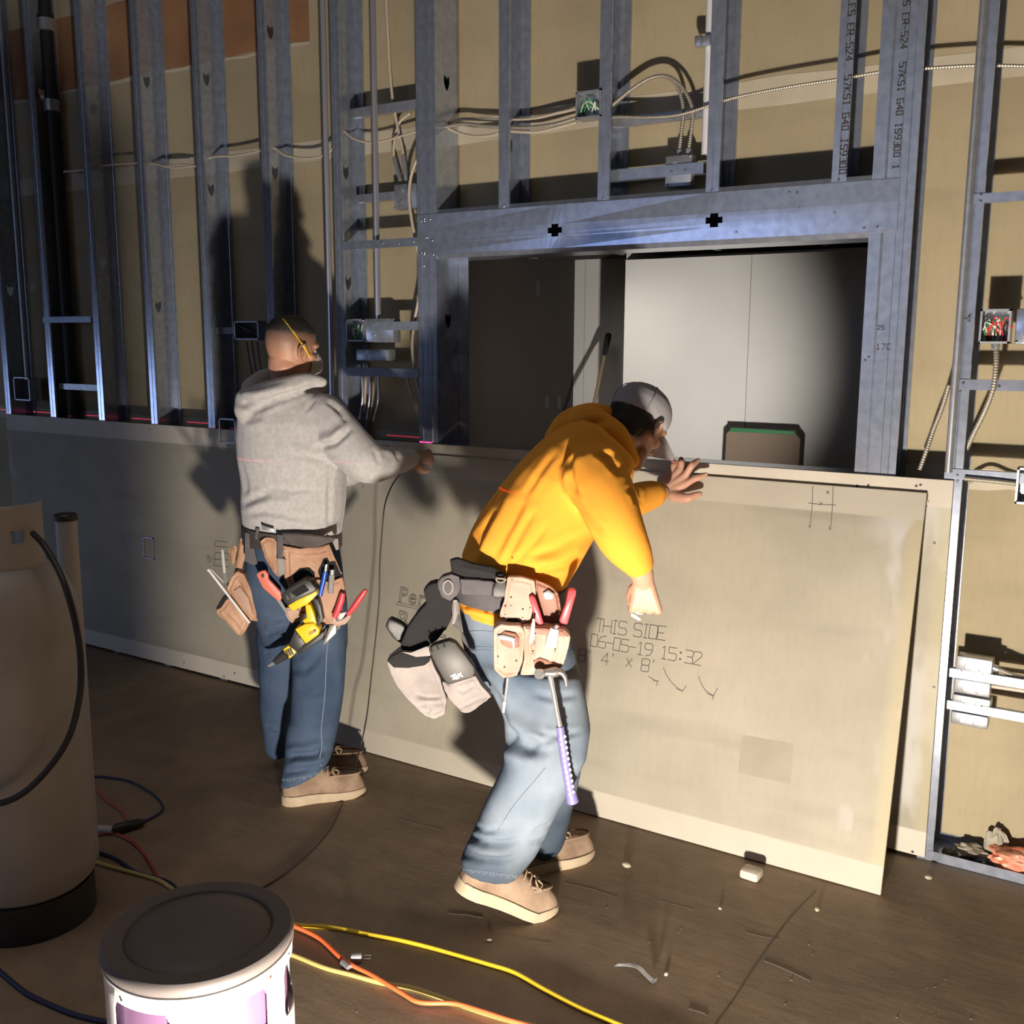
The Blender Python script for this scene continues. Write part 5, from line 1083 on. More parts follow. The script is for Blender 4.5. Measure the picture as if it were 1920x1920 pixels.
jf = [(-.030, 13, [(935, 1375), (955, 1385), (985, 1398), (1015, 1402)]), (-.012, 6, [(980, 1385), (1010, 1392), (1040, 1385)]), (.011, 9, [(955, 1380), (990, 1392), (1030, 1388)]), (-.012, 8, [(930, 1330), (950, 1360), (965, 1385)]), (-.010, 6, [(875, 1565), (905, 1580), (945, 1582), (975, 1575)]), (.009, 8, [(872, 1580), (905, 1596), (950, 1598)]), (-.010, 6, [(865, 1600), (895, 1612), (940, 1614), (965, 1608)]), (-.008, 5, [(885, 1548), (910, 1560), (940, 1556)]), (-.008, 6, [(1000, 1300), (1040, 1310), (1075, 1302)]), (-.007, 5, [(1010, 1375), (1050, 1380), (1085, 1372)]), (-.008, 6, [(900, 1265), (930, 1300), (945, 1335)]), (-.006, 4, [(1000, 1560), (1020, 1552), (1038, 1545)]), (-.007, 4, [(995, 1582), (1015, 1578), (1035, 1565)])]
oj = fuse('jeans', jn, M['jean_pale'], om, .0072, 4, jf, noise=.003, nscale=18)
bo = bvh_of(oj)
mb = MB(); mb.tube(spl([hit(bo, u, v, .001) for u, v in ((1022, 1440), (1005, 1462), (985, 1485), (965, 1510), (948, 1535), (935, 1558))], 4), .0018, 5); mb.build('side_seam', M['seam'], oj)
for ln in (((868, 1186), (900, 1184), (932, 1186)), ((872, 1216), (905, 1213), (935, 1216)), ((876, 1222), (905, 1219), (935, 1221))):
    mb = MB(); mb.tube([hit(bo, ln[0][0] + (ln[2][0] - ln[0][0]) * k / 14, ln[0][1] - 3 * math.sin(k / 14 * math.pi), .0006) for k in range(15)], .0012, 5); mb.build('pocket_stitch', M['seam'], oj)
mb = MB()
for i in range(24): u = 872 + i * 4.2; p = hit(bo, u, 1628 + i * .5, .002, OS - .15); mb.tube([p, p + V((rnd.uniform(-.004, .004), 0, -rnd.uniform(.006, .014)))], .0008, 4)
tag(mb.build('frayed_hem', M['seam'], oj), kind='stuff')
boot(om, fl(1046, 1706), fl(1044, 1708) - fl(925, 1724), math.radians(27), .335, .14, k=1.08)
boot(om, fl(1112, 1600), fl(1112, 1598) - fl(985, 1632), 0.0, .32, .14)

# ================================================================ tool belts and the tools in them
def ringband(name, top, bot, th, m, parent):
    """belt: a closed band between two outline rings, with thickness"""
    n = len(top); ct = sum(top, V()) / n; cb = sum(bot, V()) / n; mb = MB()
    ti = [p + (ct - p).normalized() * th for p in top]; bi = [p + (cb - p).normalized() * th for p in bot]
    mb.add(top + bot + ti + bi, [f for k in range(n) for f in ((k, (k + 1) % n, n + (k + 1) % n, n + k), (2 * n + k, 3 * n + k, 3 * n + (k + 1) % n, 2 * n + (k + 1) % n), (k, 2 * n + k, 2 * n + (k + 1) % n, (k + 1) % n), (n + k, n + (k + 1) % n, 3 * n + (k + 1) % n, 3 * n + k))])
    return mb.build(name, m, parent)
def pad(name, poly, s, th, m, parent, vox=.0045, sm=3, folds=(), noise=.001):
    """soft leather or cloth piece with the outline poly, front face at distance s (a number or one per point)"""
    S_ = s if isinstance(s, (list, tuple)) else [s] * len(poly); mb = MB(); f = [H(u, v, q) for (u, v), q in zip(poly, S_)]
    mb.loft([f, [p + NH * th for p in f]])
    if m in (M['leather'], M['leather_pale'], M['suede'], M['leather_dark']):   # stitched seam line just inside the edge
        cu, cv = sum(q[0] for q in poly) / len(poly), sum(q[1] for q in poly) / len(poly); ins = [(cu + (u - cu) * .84, cv + (v - cv) * .84) for u, v in poly]
        folds = list(folds) + [(-.0032, 1.9, [ins[k], ins[(k + 1) % len(ins)]]) for k in range(len(ins))][:14]
    return fuse(name, mb, m, parent, min(vox, .0036), sm, folds, noise, 60)
def slab(name, poly, s, th, m, parent, bev=.002):
    bm = bmesh.new(); f = [bm.verts.new(H(u, v, s)) for u, v in poly]; fc = bm.faces.new(f)
    r = bmesh.ops.extrude_face_region(bm, geom=[fc]); bmesh.ops.translate(bm, verts=[g for g in r['geom'] if isinstance(g, bmesh.types.BMVert)], vec=NH * th)
    bmesh.ops.recalc_face_normals(bm, faces=bm.faces)
    if bev: bmesh.ops.bevel(bm, geom=bm.edges[:], offset=bev, segments=2, affect='EDGES', profile=.5, clamp_overlap=True)
    me = bpy.data.meshes.new(name); bm.to_mesh(me); bm.free(); me.materials.append(m); me.polygons.foreach_set('use_smooth', [True] * len(me.polygons)); me.set_sharp_from_angle(angle=.7)
    o = bpy.data.objects.new(name, me); COL.objects.link(o)
    if parent is not None: o.parent = parent
    return o
def pocket(name, poly, s, th, m, parent, mouth, depth=.02):
    """soft pouch with a dark plate painted as the shade along its mouth outline"""
    o = pad(name, poly, s, th, m, parent); slab('mouth_shade', mouth, s - .004, .006, M['web_black'], o, .001); return o
def rivets(parent, pts, s, r=.0028):
    for u, v in pts: MB().lathe(H(u, v, s), [(r, 0), (r * .9, .0012), (r * .3, .002)], 8, -NH).build('rivet', M['screw'], parent)
def rod(name, pts, s, r, m, parent, n=12):
    S_ = s if isinstance(s, (list, tuple)) else [s] * len(pts); return MB().tube([H(u, v, q) for (u, v), q in zip(pts, S_)], r, n).build(name, m, parent)
M['red_grip'] = mat('red_rubber_grip', (.62, .06, .075), .4); M['pink_grip'] = mat('faded_red_handle', (.66, .17, .12), .5)
M['tool_yellow'] = mat('yellow_tool_plastic', (.85, .55, .02), .4); M['tool_black'] = mat('black_tool_plastic', (.03, .03, .028), .45)
M['chrome'] = mat('polished_steel', (.62, .61, .59), .2, .7); M['tool_grey'] = mat('grey_steel', (.34, .325, .30), .35, .7)

# ---------------------------------------------------------------- belt of the man in grey
gt = thing('tool_belt', 'dark brown tool belt with tan leather pouches on the man in grey', 'tool belt')
tp = HS((456, 982), (640, 998), GS, .150, n=40); bt = HS((457, 1014), (640, 1024), GS, .150, n=40)
ringband('belt_strap', tp, bt, .010, M['belt_brown'], gt)
sG = GS - .165
pad('back_pad', [(526, 1000), (560, 1000), (600, 1004), (632, 1008), (625, 1017), (598, 1026), (570, 1028), (545, 1024), (530, 1014)], sG - .006, .014, M['belt_brown'], gt)
pad('main_panel', [(529, 1022), (560, 1028), (600, 1025), (617, 1019), (626, 1042), (640, 1075), (644, 1100), (640, 1160), (634, 1170), (606, 1173), (594, 1150), (560, 1148), (544, 1110), (532, 1080)], sG, .012, M['leather'], gt, folds=[(-.003, 4, [(560, 1040), (590, 1060), (620, 1075)])])
pad('front_pocket', [(592, 1086), (618, 1092), (642, 1082), (646, 1108), (640, 1150), (630, 1166), (608, 1170), (598, 1150), (594, 1118)], sG - .020, .022, M['leather'], gt)
pad('holster', [(487, 1016), (497, 1007), (512, 1008), (520, 1018), (522, 1050), (520, 1082), (510, 1070), (496, 1046)], sG + .010, .014, M['leather'], gt)
pad('holster_edge', [(520, 1020), (530, 1026), (544, 1028), (542, 1045), (534, 1062), (528, 1058)], sG + .002, .010, M['leather_pale'], gt)
slab('hanging_strap', [(519, 1002), (531, 1004), (530, 1050), (520, 1049)], sG - .010, .004, M['web'], gt, .001)
slab('strap_end', [(519, 1047), (534, 1048), (534, 1076), (522, 1082)], sG - .013, .004, M['suede'], gt, .001)
slab('hanging_strap', [(480, 990), (487, 991), (484, 1012), (477, 1010)], sG + .030, .004, M['web'], gt, .001)
slab('hanging_strap', [(459, 998), (470, 1002), (483, 1058), (474, 1060), (459, 1052)], GS - .115, .006, M['web'], gt, .001)
slab('belt_loop', [(622, 1012), (634, 1010), (635, 1030), (630, 1032)], sG - .004, .005, M['suede'], gt, .001)
slab('buckle', [(490, 986), (513, 991), (514, 997), (491, 993)], sG + .004, .004, M['zinc'], gt, .001)
pad('lower_flap', [(533, 1140), (550, 1138), (569, 1152), (568, 1163), (546, 1170), (535, 1156)], sG - .004, .012, M['leather_pale'], gt)
pad('snip_sheath', [(617, 1154), (640, 1160), (657, 1148), (657, 1160), (648, 1172), (630, 1176), (618, 1168)], sG - .020, .022, M['leather_pale'], gt)
slab('mouth_shade', [(549, 1078), (562, 1066), (580, 1064), (590, 1074), (590, 1092), (570, 1096), (552, 1092)], sG - .003, .004, M['web_black'], gt, .001)  # black plates stand for the shade inside the pouch mouths
slab('mouth_shade', [(596, 1072), (606, 1048), (614, 1046), (618, 1054), (628, 1052), (634, 1066), (640, 1080), (620, 1090), (600, 1084)], sG - .003, .004, M['web_black'], gt, .001)
rivets(gt, [(533, 1032), (536, 1050), (612, 1166), (640, 1074), (628, 1088)], sG - .004)
# pouch hanging at his left
sL = GS - .03
pad('side_pouch_strap', [(449, 1010), (457, 1004), (459, 1046), (450, 1078), (444, 1112), (430, 1112), (440, 1062), (446, 1030)], sL - .03, .012, M['leather'], gt)
pad('side_pouch', [(424, 1104), (434, 1080), (444, 1070), (456, 1076), (470, 1106), (492, 1158), (484, 1166), (468, 1164), (452, 1150), (438, 1128)], sL - .06, .040, M['leather'], gt, folds=[(-.004, 3, [(446, 1090), (462, 1120), (476, 1155)])])
pad('side_pouch_pocket', [(405, 1144), (414, 1140), (426, 1122), (440, 1126), (456, 1150), (466, 1170), (458, 1186), (452, 1193), (444, 1191), (424, 1168), (406, 1152)], sL - .07, .045, M['leather'], gt, folds=[(-.004, 3, [(420, 1150), (440, 1170), (452, 1186)])])
slab('pouch_inner_flap', [(438, 1108), (450, 1100), (466, 1122), (472, 1150), (462, 1144), (448, 1128)], sL - .066, .004, M['leather_pale'], gt, .001)
slab('mouth_shade', [(405, 1140), (418, 1118), (426, 1112), (428, 1124), (416, 1138), (408, 1146)], sL - .066, .005, M['web_black'], gt, .001)
pad('side_pouch_back', [(428, 1030), (440, 1022), (447, 1030), (442, 1054), (434, 1064), (430, 1050)], sL - .01, .010, M['leather'], gt)
# tools
tq = thing('layout_square', 'bright steel bar tool slanting from the grey man\'s side pouch', 'tool'); A_, B_ = (392, 1070), (468, 1168)
rod('long_bar', [A_, B_], sL - .080, .0042, M['white_metal'], tq); rod('short_bar', [(396, 1068), (420, 1092)], sL - .074, .003, M['bone'], tq); MB().ball(H(391, 1069, sL - .08), .006, 10, 6).build('bar_end', M['white_metal'], tq)  # steel's reflected brightness put into white paint
ck = thing('putty_knife', 'slim pale-handled tool standing in the grey man\'s side pouch', 'tool'); rod('handle', [(417, 1030), (419, 1054), (421, 1074)], sL - .035, [.005, .0065, .006], M['bone'], ck); slab('blade', [(418, 1074), (425, 1074), (428, 1096), (422, 1100)], sL - .036, .002, M['tool_grey'], ck, 0)
js = thing('jab_saw', 'faded red handled saw hooked on the grey man\'s belt', 'saw'); s_ = sG - .012
slab('handle', [(480, 1078), (486, 1072), (496, 1069), (502, 1076), (503, 1086), (526, 1110), (528, 1122), (524, 1129), (512, 1120), (492, 1102)], s_, .018, M['pink_grip'], js, .004); slab('hole_shade', [(489, 1077), (494, 1075), (496, 1081), (491, 1084)], s_ - .0008, .004, M['tool_black'], js, 0); slab('blade', [(518, 1124), (527, 1126), (540, 1148), (536, 1150)], s_ + .006, .002, M['tool_grey'], js, 0)  # dark plate painted as the shade in the handle hole
dr = thing('drywall_screwgun', 'yellow and black cordless screwgun hanging nose down on the grey man\'s hip', 'power tool'); s_ = sG - .075
slab('battery', [(526, 1117), (536, 1106), (570, 1086), (582, 1090), (593, 1103), (591, 1110), (557, 1126), (539, 1137)], s_, .066, M['tool_black'], dr, .004)
slab('battery_panel', [(546, 1110), (570, 1095), (580, 1107), (556, 1119)], s_ - .0012, .002, M['web_black'], dr, .0004)
for a in ((533, 1116), (541, 1112)): slab('battery_clip', [a, (a[0] + 4, a[1] - 2), (a[0] + 9, a[1] + 8), (a[0] + 5, a[1] + 10)], s_ - .0015, .002, M['case'], dr, .0004)
slab('battery_base', [(539, 1136), (557, 1125), (592, 1107), (595, 1115), (577, 1133), (549, 1146)], s_ + .004, .058, M['tool_yellow'], dr, .003)
slab('handle', [(572, 1134), (582, 1134), (588, 1150), (594, 1170), (580, 1178), (566, 1164), (575, 1158), (573, 1146)], s_ + .012, .040, M['tool_yellow'], dr, .004)
slab('handle_grip', [(585, 1120), (597, 1124), (602, 1140), (606, 1162), (596, 1177), (590, 1168), (595, 1152), (588, 1135)], s_ + .014, .036, M['tool_black'], dr, .004)
slab('trigger', [(568, 1151), (577, 1149), (577, 1165), (569, 1175), (561, 1168)], s_ + .018, .026, M['tool_black'], dr, .003)
slab('motor_housing', [(552, 1180), (572, 1170), (588, 1168), (599, 1180), (598, 1190), (573, 1208)], s_ + .002, .060, M['tool_yellow'], dr, .005)
slab('motor_base', [(572, 1207), (598, 1189), (609, 1183), (605, 1199), (576, 1218), (560, 1228), (555, 1221)], s_ + .006, .052, M['tool_black'], dr, .004)
slab('gear_housing', [(553, 1181), (573, 1207), (556, 1223), (540, 1211)], s_ + .005, .052, M['tool_black'], dr, .004)
slab('depth_collar', [(530, 1218), (543, 1209), (556, 1223), (543, 1236)], s_ + .008, .045, M['tool_yellow'], dr, .003)
for k in range(3): slab('collar_notch', [(534 + 4 * k, 1220 - 2 * k), (537 + 4 * k, 1218 - 2 * k), (543 + 4 * k, 1230 - 2 * k), (540 + 4 * k, 1232 - 2 * k)], s_ + .0066, .003, M['tool_black'], dr, .0003)
MB().tube([H(538, 1225, s_ + .028), H(524, 1235, s_ + .028), H(515, 1242, s_ + .028)], [.019, .014, .010], 14).build('nose_cone', M['tool_black'], dr)
MB().tube([H(516, 1241, s_ + .028), H(508, 1246, s_ + .028), H(503, 1249, s_ + .028)], [.0085, .007, .005], 12).build('bit_tip', M['zinc'], dr)
for u, v in ((558, 1190), (562, 1196), (590, 1182)): MB().lathe(H(u, v, s_ + .001), [(.003, 0), (.003, .001)], 8, -NH).build('housing_screw', M['tool_black'], dr)
slab('maker_plate', [(578, 1186), (592, 1178), (594, 1184), (580, 1192)], s_ + .0012, .001, mat('plate_brown', (.45, .25, .03), .5), dr, 0)
mk_ = thing('blue_marker', 'blue marker clipped upright in the grey man\'s leather pouch', 'marker'); rod('barrel', [(610, 1072), (606, 1092), (600, 1117)], sG - .032, .0085, mat('blue_plastic', (.01, .07, .42), .35), mk_); rod('ring_top', [(612, 1058), (610, 1072)], sG - .030, .005, M['chrome'], mk_)
cn = thing('chalk_bottle', 'silver grey cylinder beside the blue marker in the pouch', 'tool'); rod('barrel', [(622, 1078), (621, 1095), (620, 1112)], sG - .034, .0100, M['suede'], cn); rod('cap', [(623, 1068), (622, 1079)], sG - .032, .0082, M['chrome'], cn)
sn = thing('tin_snips', 'red handled snips in the grey man\'s belt sheath, handles spread', 'snips')
rod('handle', [(643, 1112), (640, 1125), (634, 1142), (627, 1157)], sG - .040, [.009, .012, .0115, .010], M['red_grip'], sn); rod('handle', [(686, 1106), (676, 1120), (664, 1138), (652, 1152)], sG - .030, [.0075, .0105, .0105, .008], M['red_grip'], sn)
slab('pivot', [(628, 1150), (650, 1148), (640, 1164), (630, 1166)], sG - .034, .010, M['tool_grey'], sn, .002)
pj = thing('pliers', 'dark pliers with jaws down below the grey man\'s snips', 'pliers'); slab('jaw', [(618, 1172), (630, 1172), (630, 1188), (612, 1206), (604, 1212), (608, 1198)], sG - .006, .010, M['tool_grey'], pj, .002); slab('jaw', [(628, 1172), (640, 1174), (630, 1186), (616, 1198)], sG - .004, .010, M['tool_black'], pj, .002)

# ---------------------------------------------------------------- belt of the man in orange
ot = thing('tool_belt', 'grey webbing tool belt with pale leather and grey suede pouches on the man in orange', 'tool belt')
ringband('belt_strap', HS((846, 1068), (1062, 1100), OS, .165, n=40), HS((848, 1112), (1064, 1132), OS, .165, n=40), .008, M['web'], ot)
sO = OS - .18
pad('padded_belt', [(843, 1050), (858, 1046), (885, 1056), (925, 1064), (950, 1078), (950, 1088), (905, 1086), (868, 1082), (846, 1074)], sO + .006, .022, M['web_black'], ot, folds=[(.003, 4, [(862, 1064), (900, 1070), (940, 1080)])])
pad('belt_webbing', [(862, 1084), (905, 1087), (928, 1090), (926, 1118), (890, 1117), (864, 1116)], sO - .002, .008, M['web'], ot)
pad('belt_flap', [(930, 1088), (950, 1089), (950, 1120), (930, 1124), (921, 1118), (924, 1102)], sO - .010, .008, M['case'], ot)
MB().tube([H(939 + 9 * math.cos(a), 1085 + 7 * math.sin(a), sO - .014) for a in np.linspace(0, math.pi, 9)], .0026, 8).build('d_ring', M['chrome'], ot)
MB().tube([H(930, 1084, sO - .014), H(948, 1086, sO - .014)], .0026, 8).build('d_ring_bar', M['chrome'], ot)
pad('buckle_pad', [(820, 1092), (828, 1080), (846, 1075), (862, 1080), (866, 1096), (858, 1116), (844, 1128), (828, 1120)], sO + .004, .045, M['web'], ot, noise=.003)
MB().tube([H(840 + 9 * math.cos(a), 1101 + 13 * math.sin(a), sO + .002) for a in np.linspace(0, 2 * math.pi, 17)], .0022, 6).build('pad_stitching', M['suede'], ot)
pad('black_pouch', [(793, 1108), (804, 1096), (818, 1092), (840, 1110), (855, 1122), (850, 1150), (838, 1178), (820, 1200), (803, 1214), (776, 1222), (753, 1222), (750, 1208), (763, 1178), (782, 1150), (800, 1130)], sO + .03, .05, M['web_black'], ot)
pad('black_holder', [(722, 1175), (726, 1164), (732, 1160), (750, 1168), (764, 1178), (760, 1196), (752, 1208), (736, 1196)], sO + .06, .035, M['tool_black'], ot)
pad('suede_pouch', [(725, 1240), (748, 1222), (806, 1230), (812, 1246), (824, 1268), (832, 1294), (838, 1314), (834, 1340), (814, 1349), (796, 1342), (774, 1322), (744, 1288), (730, 1260)], sO + .01, .06, M['suede'], ot, folds=[(-.005, 3, [(780, 1302), (800, 1308), (822, 1308)]), (-.004, 3, [(786, 1322), (806, 1318), (834, 1320)]), (.004, 4, [(778, 1314), (800, 1316), (830, 1312)]), (-.003, 3, [(798, 1318), (804, 1330), (802, 1340)])])
slab('mouth_shade', [(726, 1240), (736, 1230), (752, 1222), (780, 1226), (807, 1232), (806, 1240), (796, 1248), (765, 1253), (738, 1252)], sO + .006, .01, M['web_black'], ot, .002)  # dark plate for the suede pouch's inner shade
slab('pouch_lip', [(752, 1222), (770, 1224), (800, 1212), (806, 1216), (807, 1230), (780, 1232)], sO + .004, .004, M['suede'], ot, .001)
pad('suede_pouch', [(828, 1276), (842, 1284), (892, 1266), (902, 1284), (922, 1307), (900, 1324), (881, 1336), (868, 1337), (846, 1316), (832, 1294)], sO + .002, .055, M['suede'], ot, folds=[(-.004, 3, [(858, 1330), (884, 1318), (915, 1304)]), (-.003, 3, [(856, 1290), (868, 1298), (890, 1284)])])
pad('side_webbing', [(848, 1126), (858, 1124), (860, 1150), (852, 1172), (846, 1170)], sO - .0, .01, M['suede'], ot)
pad('side_panel', [(848, 1170), (860, 1150), (866, 1200), (874, 1240), (890, 1256), (884, 1226), (870, 1190)], sO + .016, .012, M['web'], ot)
pc = thing('hard_case', 'charcoal hard case with white emblem clipped between the orange man\'s suede pouches', 'case')
slab('shell', [(803, 1219), (812, 1210), (842, 1201), (854, 1206), (874, 1230), (890, 1252), (892, 1264), (884, 1272), (842, 1284), (834, 1278), (818, 1250)], sO - .030, .035, M['case'], pc, .005)
for a in ((806, 1216), (818, 1212), (830, 1208)): MB().tube([H(a[0], a[1] - 4, sO - .032), H(a[0] + 4, a[1] + 6, sO - .034)], .002, 6).build('case_hinge', M['tool_black'], pc)
mb = MB()
for pts in ([(846, 1268), (853, 1264), (850, 1273), (857, 1271)], [(853, 1266), (860, 1271)], [(864, 1262), (856, 1273)], [(858, 1264), (867, 1268)]): mb.ribbon([H(u, v, sO - .0308) for u, v in pts], .0036, -NH, .0005)
tag(mb.build('emblem', M['white_metal'], pc, smooth=False, fix=False), kind='stuff')
sR = sO - .02
pad('upper_panel', [(951, 1080), (978, 1081), (1003, 1088), (1005, 1112), (996, 1160), (980, 1172), (941, 1174), (937, 1152), (946, 1124)], sR, .016, M['leather_pale'], ot)
pad('side_leather', [(1000, 1084), (1032, 1098), (1047, 1114), (1052, 1142), (1060, 1178), (1020, 1176), (1004, 1128)], sR + .022, .016, M['leather_dark'], ot)
pad('nail_pocket', [(925, 1178), (938, 1170), (976, 1172), (985, 1186), (981, 1238), (970, 1268), (943, 1272), (926, 1256)], sR - .030, .05, M['leather_pale'], ot, folds=[(-.004, 3, [(946, 1180), (962, 1186), (976, 1186)]), (-.003, 3, [(932, 1250), (950, 1262), (966, 1262)])])
pad('tool_pocket', [(980, 1174), (1024, 1176), (1058, 1181), (1070, 1194), (1064, 1226), (1054, 1254), (1024, 1262), (993, 1268), (974, 1268), (982, 1238)], sR - .026, .05, M['leather_pale'], ot, folds=[(-.004, 3, [(1002, 1186), (1000, 1222), (994, 1256)]), (-.004, 3, [(1044, 1194), (1042, 1226), (1036, 1250)])])
slab('mouth_shade', [(934, 1192), (946, 1184), (966, 1188), (974, 1196), (974, 1214), (956, 1216), (940, 1208)], sR - .034, .006, M['leather_dark'], ot, .001)  # brown plate painted as shade in the pocket mouth
slab('mouth_shade', [(944, 1168), (954, 1160), (968, 1160), (977, 1168), (974, 1174), (950, 1174)], sR - .004, .006, M['web_black'], ot, .001)
slab('mouth_shade', [(984, 1178), (1022, 1178), (1056, 1184), (1066, 1194), (1040, 1194), (1000, 1188)], sR - .029, .006, M['leather_dark'], ot, .001)
slab('hammer_loop', [(1000, 1240), (1012, 1234), (1024, 1238), (1046, 1248), (1044, 1258), (1006, 1260)], sR - .030, .006, M['leather_dark'], ot, .001)
slab('belt_clip', [(1018, 1112), (1028, 1106), (1040, 1114), (1036, 1124), (1022, 1124)], sR + .014, .008, M['zinc'], ot, .001)
rivets(ot, [(960, 1087), (958, 1136), (947, 1153), (980, 1158), (1003, 1190), (1001, 1208), (999, 1226), (1044, 1204), (1041, 1222), (934, 1232), (946, 1252), (968, 1240), (994, 1140)], sR - .033)
slab('steel_hook', [(932, 1192), (944, 1190), (966, 1196), (965, 1216), (961, 1216), (960, 1203), (935, 1199)], sR - .038, .006, M['chrome'], ot, .001)
sn = thing('tin_snips', 'red handled snips in the orange man\'s leather pouch, handles wide apart', 'snips')
slab('handle', [(991, 1120), (998, 1116), (1004, 1122), (1012, 1145), (1020, 1170), (1012, 1175), (1000, 1162), (998, 1140)], sR - .014, .020, M['red_grip'], sn, .004); slab('handle', [(1065, 1108), (1072, 1104), (1081, 1107), (1080, 1116), (1064, 1172), (1052, 1170), (1048, 1164), (1060, 1134)], sR - .004, .020, M['red_grip'], sn, .004)
slab('blade', [(1012, 1172), (1052, 1168), (1040, 1200), (1028, 1204)], sR + .006, .006, M['tool_grey'], sn, .001)
mk_ = thing('white_marker', 'stubby white marker in the orange man\'s leather pouch', 'marker'); rod('barrel', [(1000, 1168), (998, 1188), (996, 1204)], sR - .034, [.0052, .0065, .0065], M['white_metal'], mk_); rod('cap', [(1001, 1160), (1000, 1169)], sR - .034, .0045, M['bone'], mk_)
cb = thing('chalk_line', 'white capped chalk line sunk in the orange man\'s pouch', 'tool'); rod('body', [(1040, 1178), (1036, 1196), (1032, 1212)], sR - .030, [.012, .016, .015], M['white_metal'], cb); rod('hook', [(1045, 1172), (1041, 1180)], sR - .032, .006, M['chrome'], cb)
pn = thing('nail_punch', 'thin bright steel punch below the orange man\'s nail pocket', 'tool'); rod('shank', [(952, 1270), (950, 1290), (946, 1318)], sR - .030, [.0042, .0042, .0036], M['chrome'], pn); rod('tip', [(946, 1316), (944, 1336)], sR - .030, [.0046, .003], M['white_metal'], pn)
# hammer in its loop
hm_ = thing('claw_hammer', 'steel claw hammer with violet patterned grip hanging on the orange man\'s thigh', 'hammer'); sh_ = sR - .050
MB().tube([H(1009, 1264, sh_ - .012), H(1013, 1263, sh_ - .004), H(1016, 1262, sh_)], [.0135, .0145, .0120], 18).build('striking_face', M['chrome'], hm_)
MB().tube([H(1015, 1262, sh_), H(1024, 1261, sh_ + .004), H(1036, 1261, sh_ + .006), H(1046, 1259, sh_ + .008)], [.0095, .0105, .0145, .0125], 14).build('hammer_head', M['tool_grey'], hm_)
for k in (-1, 1): MB().tube(spl([H(1044, 1259 , sh_ + .008), H(1054, 1262, sh_ + .010 + k * .006), H(1060, 1272, sh_ + .010 + k * .009), H(1062, 1286, sh_ + .010 + k * .010)], 5), [.0105 - .00045 * i for i in range(16)], 10).build('claw', M['tool_grey'], hm_)
ax = [(1031, 1266), (1038, 1300), (1046, 1345), (1051, 1368)]; MB().tube([H(u, v, sh_ + .004) for u, v in ax], [.0075, .0065, .0068, .0075], 14).build('shaft', M['chrome'], hm_)
gx = [(1050, 1362), (1054, 1390), (1060, 1430), (1067, 1470), (1072, 1494), (1074, 1504)]; GP = [H(u, v, sh_ + .004) for u, v in gx]
gr_ = MB().tube(GP, [.0105, .0115, .0125, .0125, .0150, .0165], 18).build('grip', mat('violet_grip', (.20, .17, .42), .5), hm_)
mb = MB()
for i in range(11):
    t = i / 10; u, v = 1055 + 16.5 * t, 1384 + 104 * t; p = H(u, v, sh_ + .004 - .0135 - .002 * t); k = .0052
    for dx in (-.0042, .0058):
        c_ = p + RH * dx + NH * abs(dx) * .35 + ZU * (dx * .6); mb.add([c_ + ZU * k, c_ + RH * k * .8, c_ - ZU * k, c_ - RH * k * .8], [(0, 1, 2, 3)])
tag(mb.build('grip_pattern', mat('white_diamonds', (.72, .72, .78), .6), gr_, smooth=False, fix=False), kind='stuff')
# small pale tool gripped in his right fist
kn_ = thing('utility_blade', 'small pale-edged blade held in the orange man\'s right fist', 'knife'); slab('blade', [(1183, 1150), (1190, 1152), (1203, 1162), (1198, 1164), (1184, 1156)], 2.565, .004, M['white_metal'], kn_, .0006); slab('handle', [(1186, 1140), (1212, 1146), (1210, 1156), (1190, 1152)], 2.570, .016, M['tool_grey'], kn_, .003)

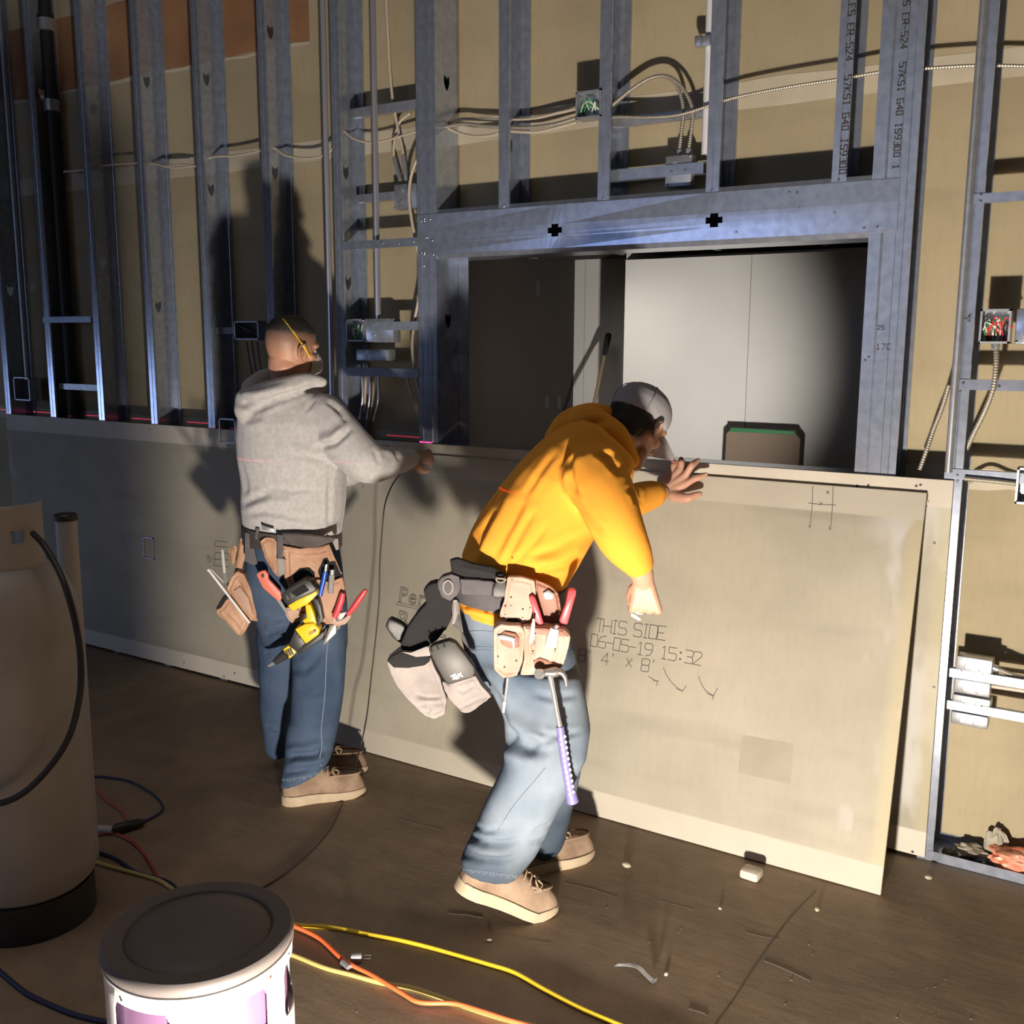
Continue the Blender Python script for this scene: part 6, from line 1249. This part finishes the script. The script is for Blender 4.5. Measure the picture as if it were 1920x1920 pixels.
# ---------------------------------------------------------------- thin cord hanging from the grey man's hand to the slab
P = [H(760, 880, 3.70), H(738, 905, 3.66), H(722, 945, 3.63), H(716, 1000, 3.62), H(712, 1060, 3.61), H(711, 1120, 3.60), H(705, 1190, 3.58), H(696, 1270, 3.55), H(688, 1340, 3.50), H(676, 1400, 3.44)] + [fl(u, v, .003) for u, v in ((655, 1475), (640, 1510), (622, 1550), (590, 1590), (555, 1622), (520, 1648), (480, 1672), (430, 1700))]
tag(MB().tube(resample(spl(P, 8), .01), .0026, 6).build('thin_cord', M['black_rubber'], ang=80), 'thin black cord hanging from the grey man\'s hand down to the slab', 'cord')

# ---------------------------------------------------------------- dust hanging in the air where the grey man rubs the board edge
m = bpy.data.materials.new('gypsum_dust'); m.use_nodes = True; nt = m.node_tree; N = nt.nodes; L = nt.links; N.remove(N['Principled BSDF'])
vs_n = N.new('ShaderNodeVolumeScatter'); vs_n.inputs['Color'].default_value = (.92, .88, .84, 1); vs_n.inputs['Anisotropy'].default_value = -.1
tc = N.new('ShaderNodeTexCoord'); ln = N.new('ShaderNodeVectorMath'); ln.operation = 'LENGTH'; L.new(tc.outputs['Object'], ln.inputs[0])
r1 = N.new('ShaderNodeMapRange'); r1.interpolation_type = 'SMOOTHSTEP'
for i, v in ((1, 1.0), (2, .15), (3, 0.), (4, 1.)): r1.inputs[i].default_value = v
L.new(ln.outputs['Value'], r1.inputs[0]); nz = N.new('ShaderNodeTexNoise'); nz.inputs['Scale'].default_value = 1.6; nz.inputs['Detail'].default_value = 3; L.new(tc.outputs['Object'], nz.inputs['Vector'])
r2 = N.new('ShaderNodeMapRange'); r2.inputs[1].default_value = .38; r2.inputs[2].default_value = .68; L.new(nz.outputs['Fac'], r2.inputs[0])
mu = N.new('ShaderNodeMath'); mu.operation = 'MULTIPLY'; L.new(r1.outputs[0], mu.inputs[0]); L.new(r2.outputs[0], mu.inputs[1])
m2 = N.new('ShaderNodeMath'); m2.operation = 'MULTIPLY'; m2.inputs[1].default_value = 9.0; L.new(mu.outputs[0], m2.inputs[0]); L.new(m2.outputs[0], vs_n.inputs['Density']); L.new(vs_n.outputs[0], N['Material Output'].inputs['Volume'])
mb = MB(); mb.ball((0, 0, 0), 1.0, 24, 14); dc = mb.build('dust_cloud', m); dc.location = H(778, 905, 3.74); dc.scale = (.19, .13, .24); dc.rotation_euler = (0, 0, .45)
tag(dc, 'faint dust haze in the air around the grey man\'s working hand', 'dust', kind='stuff')
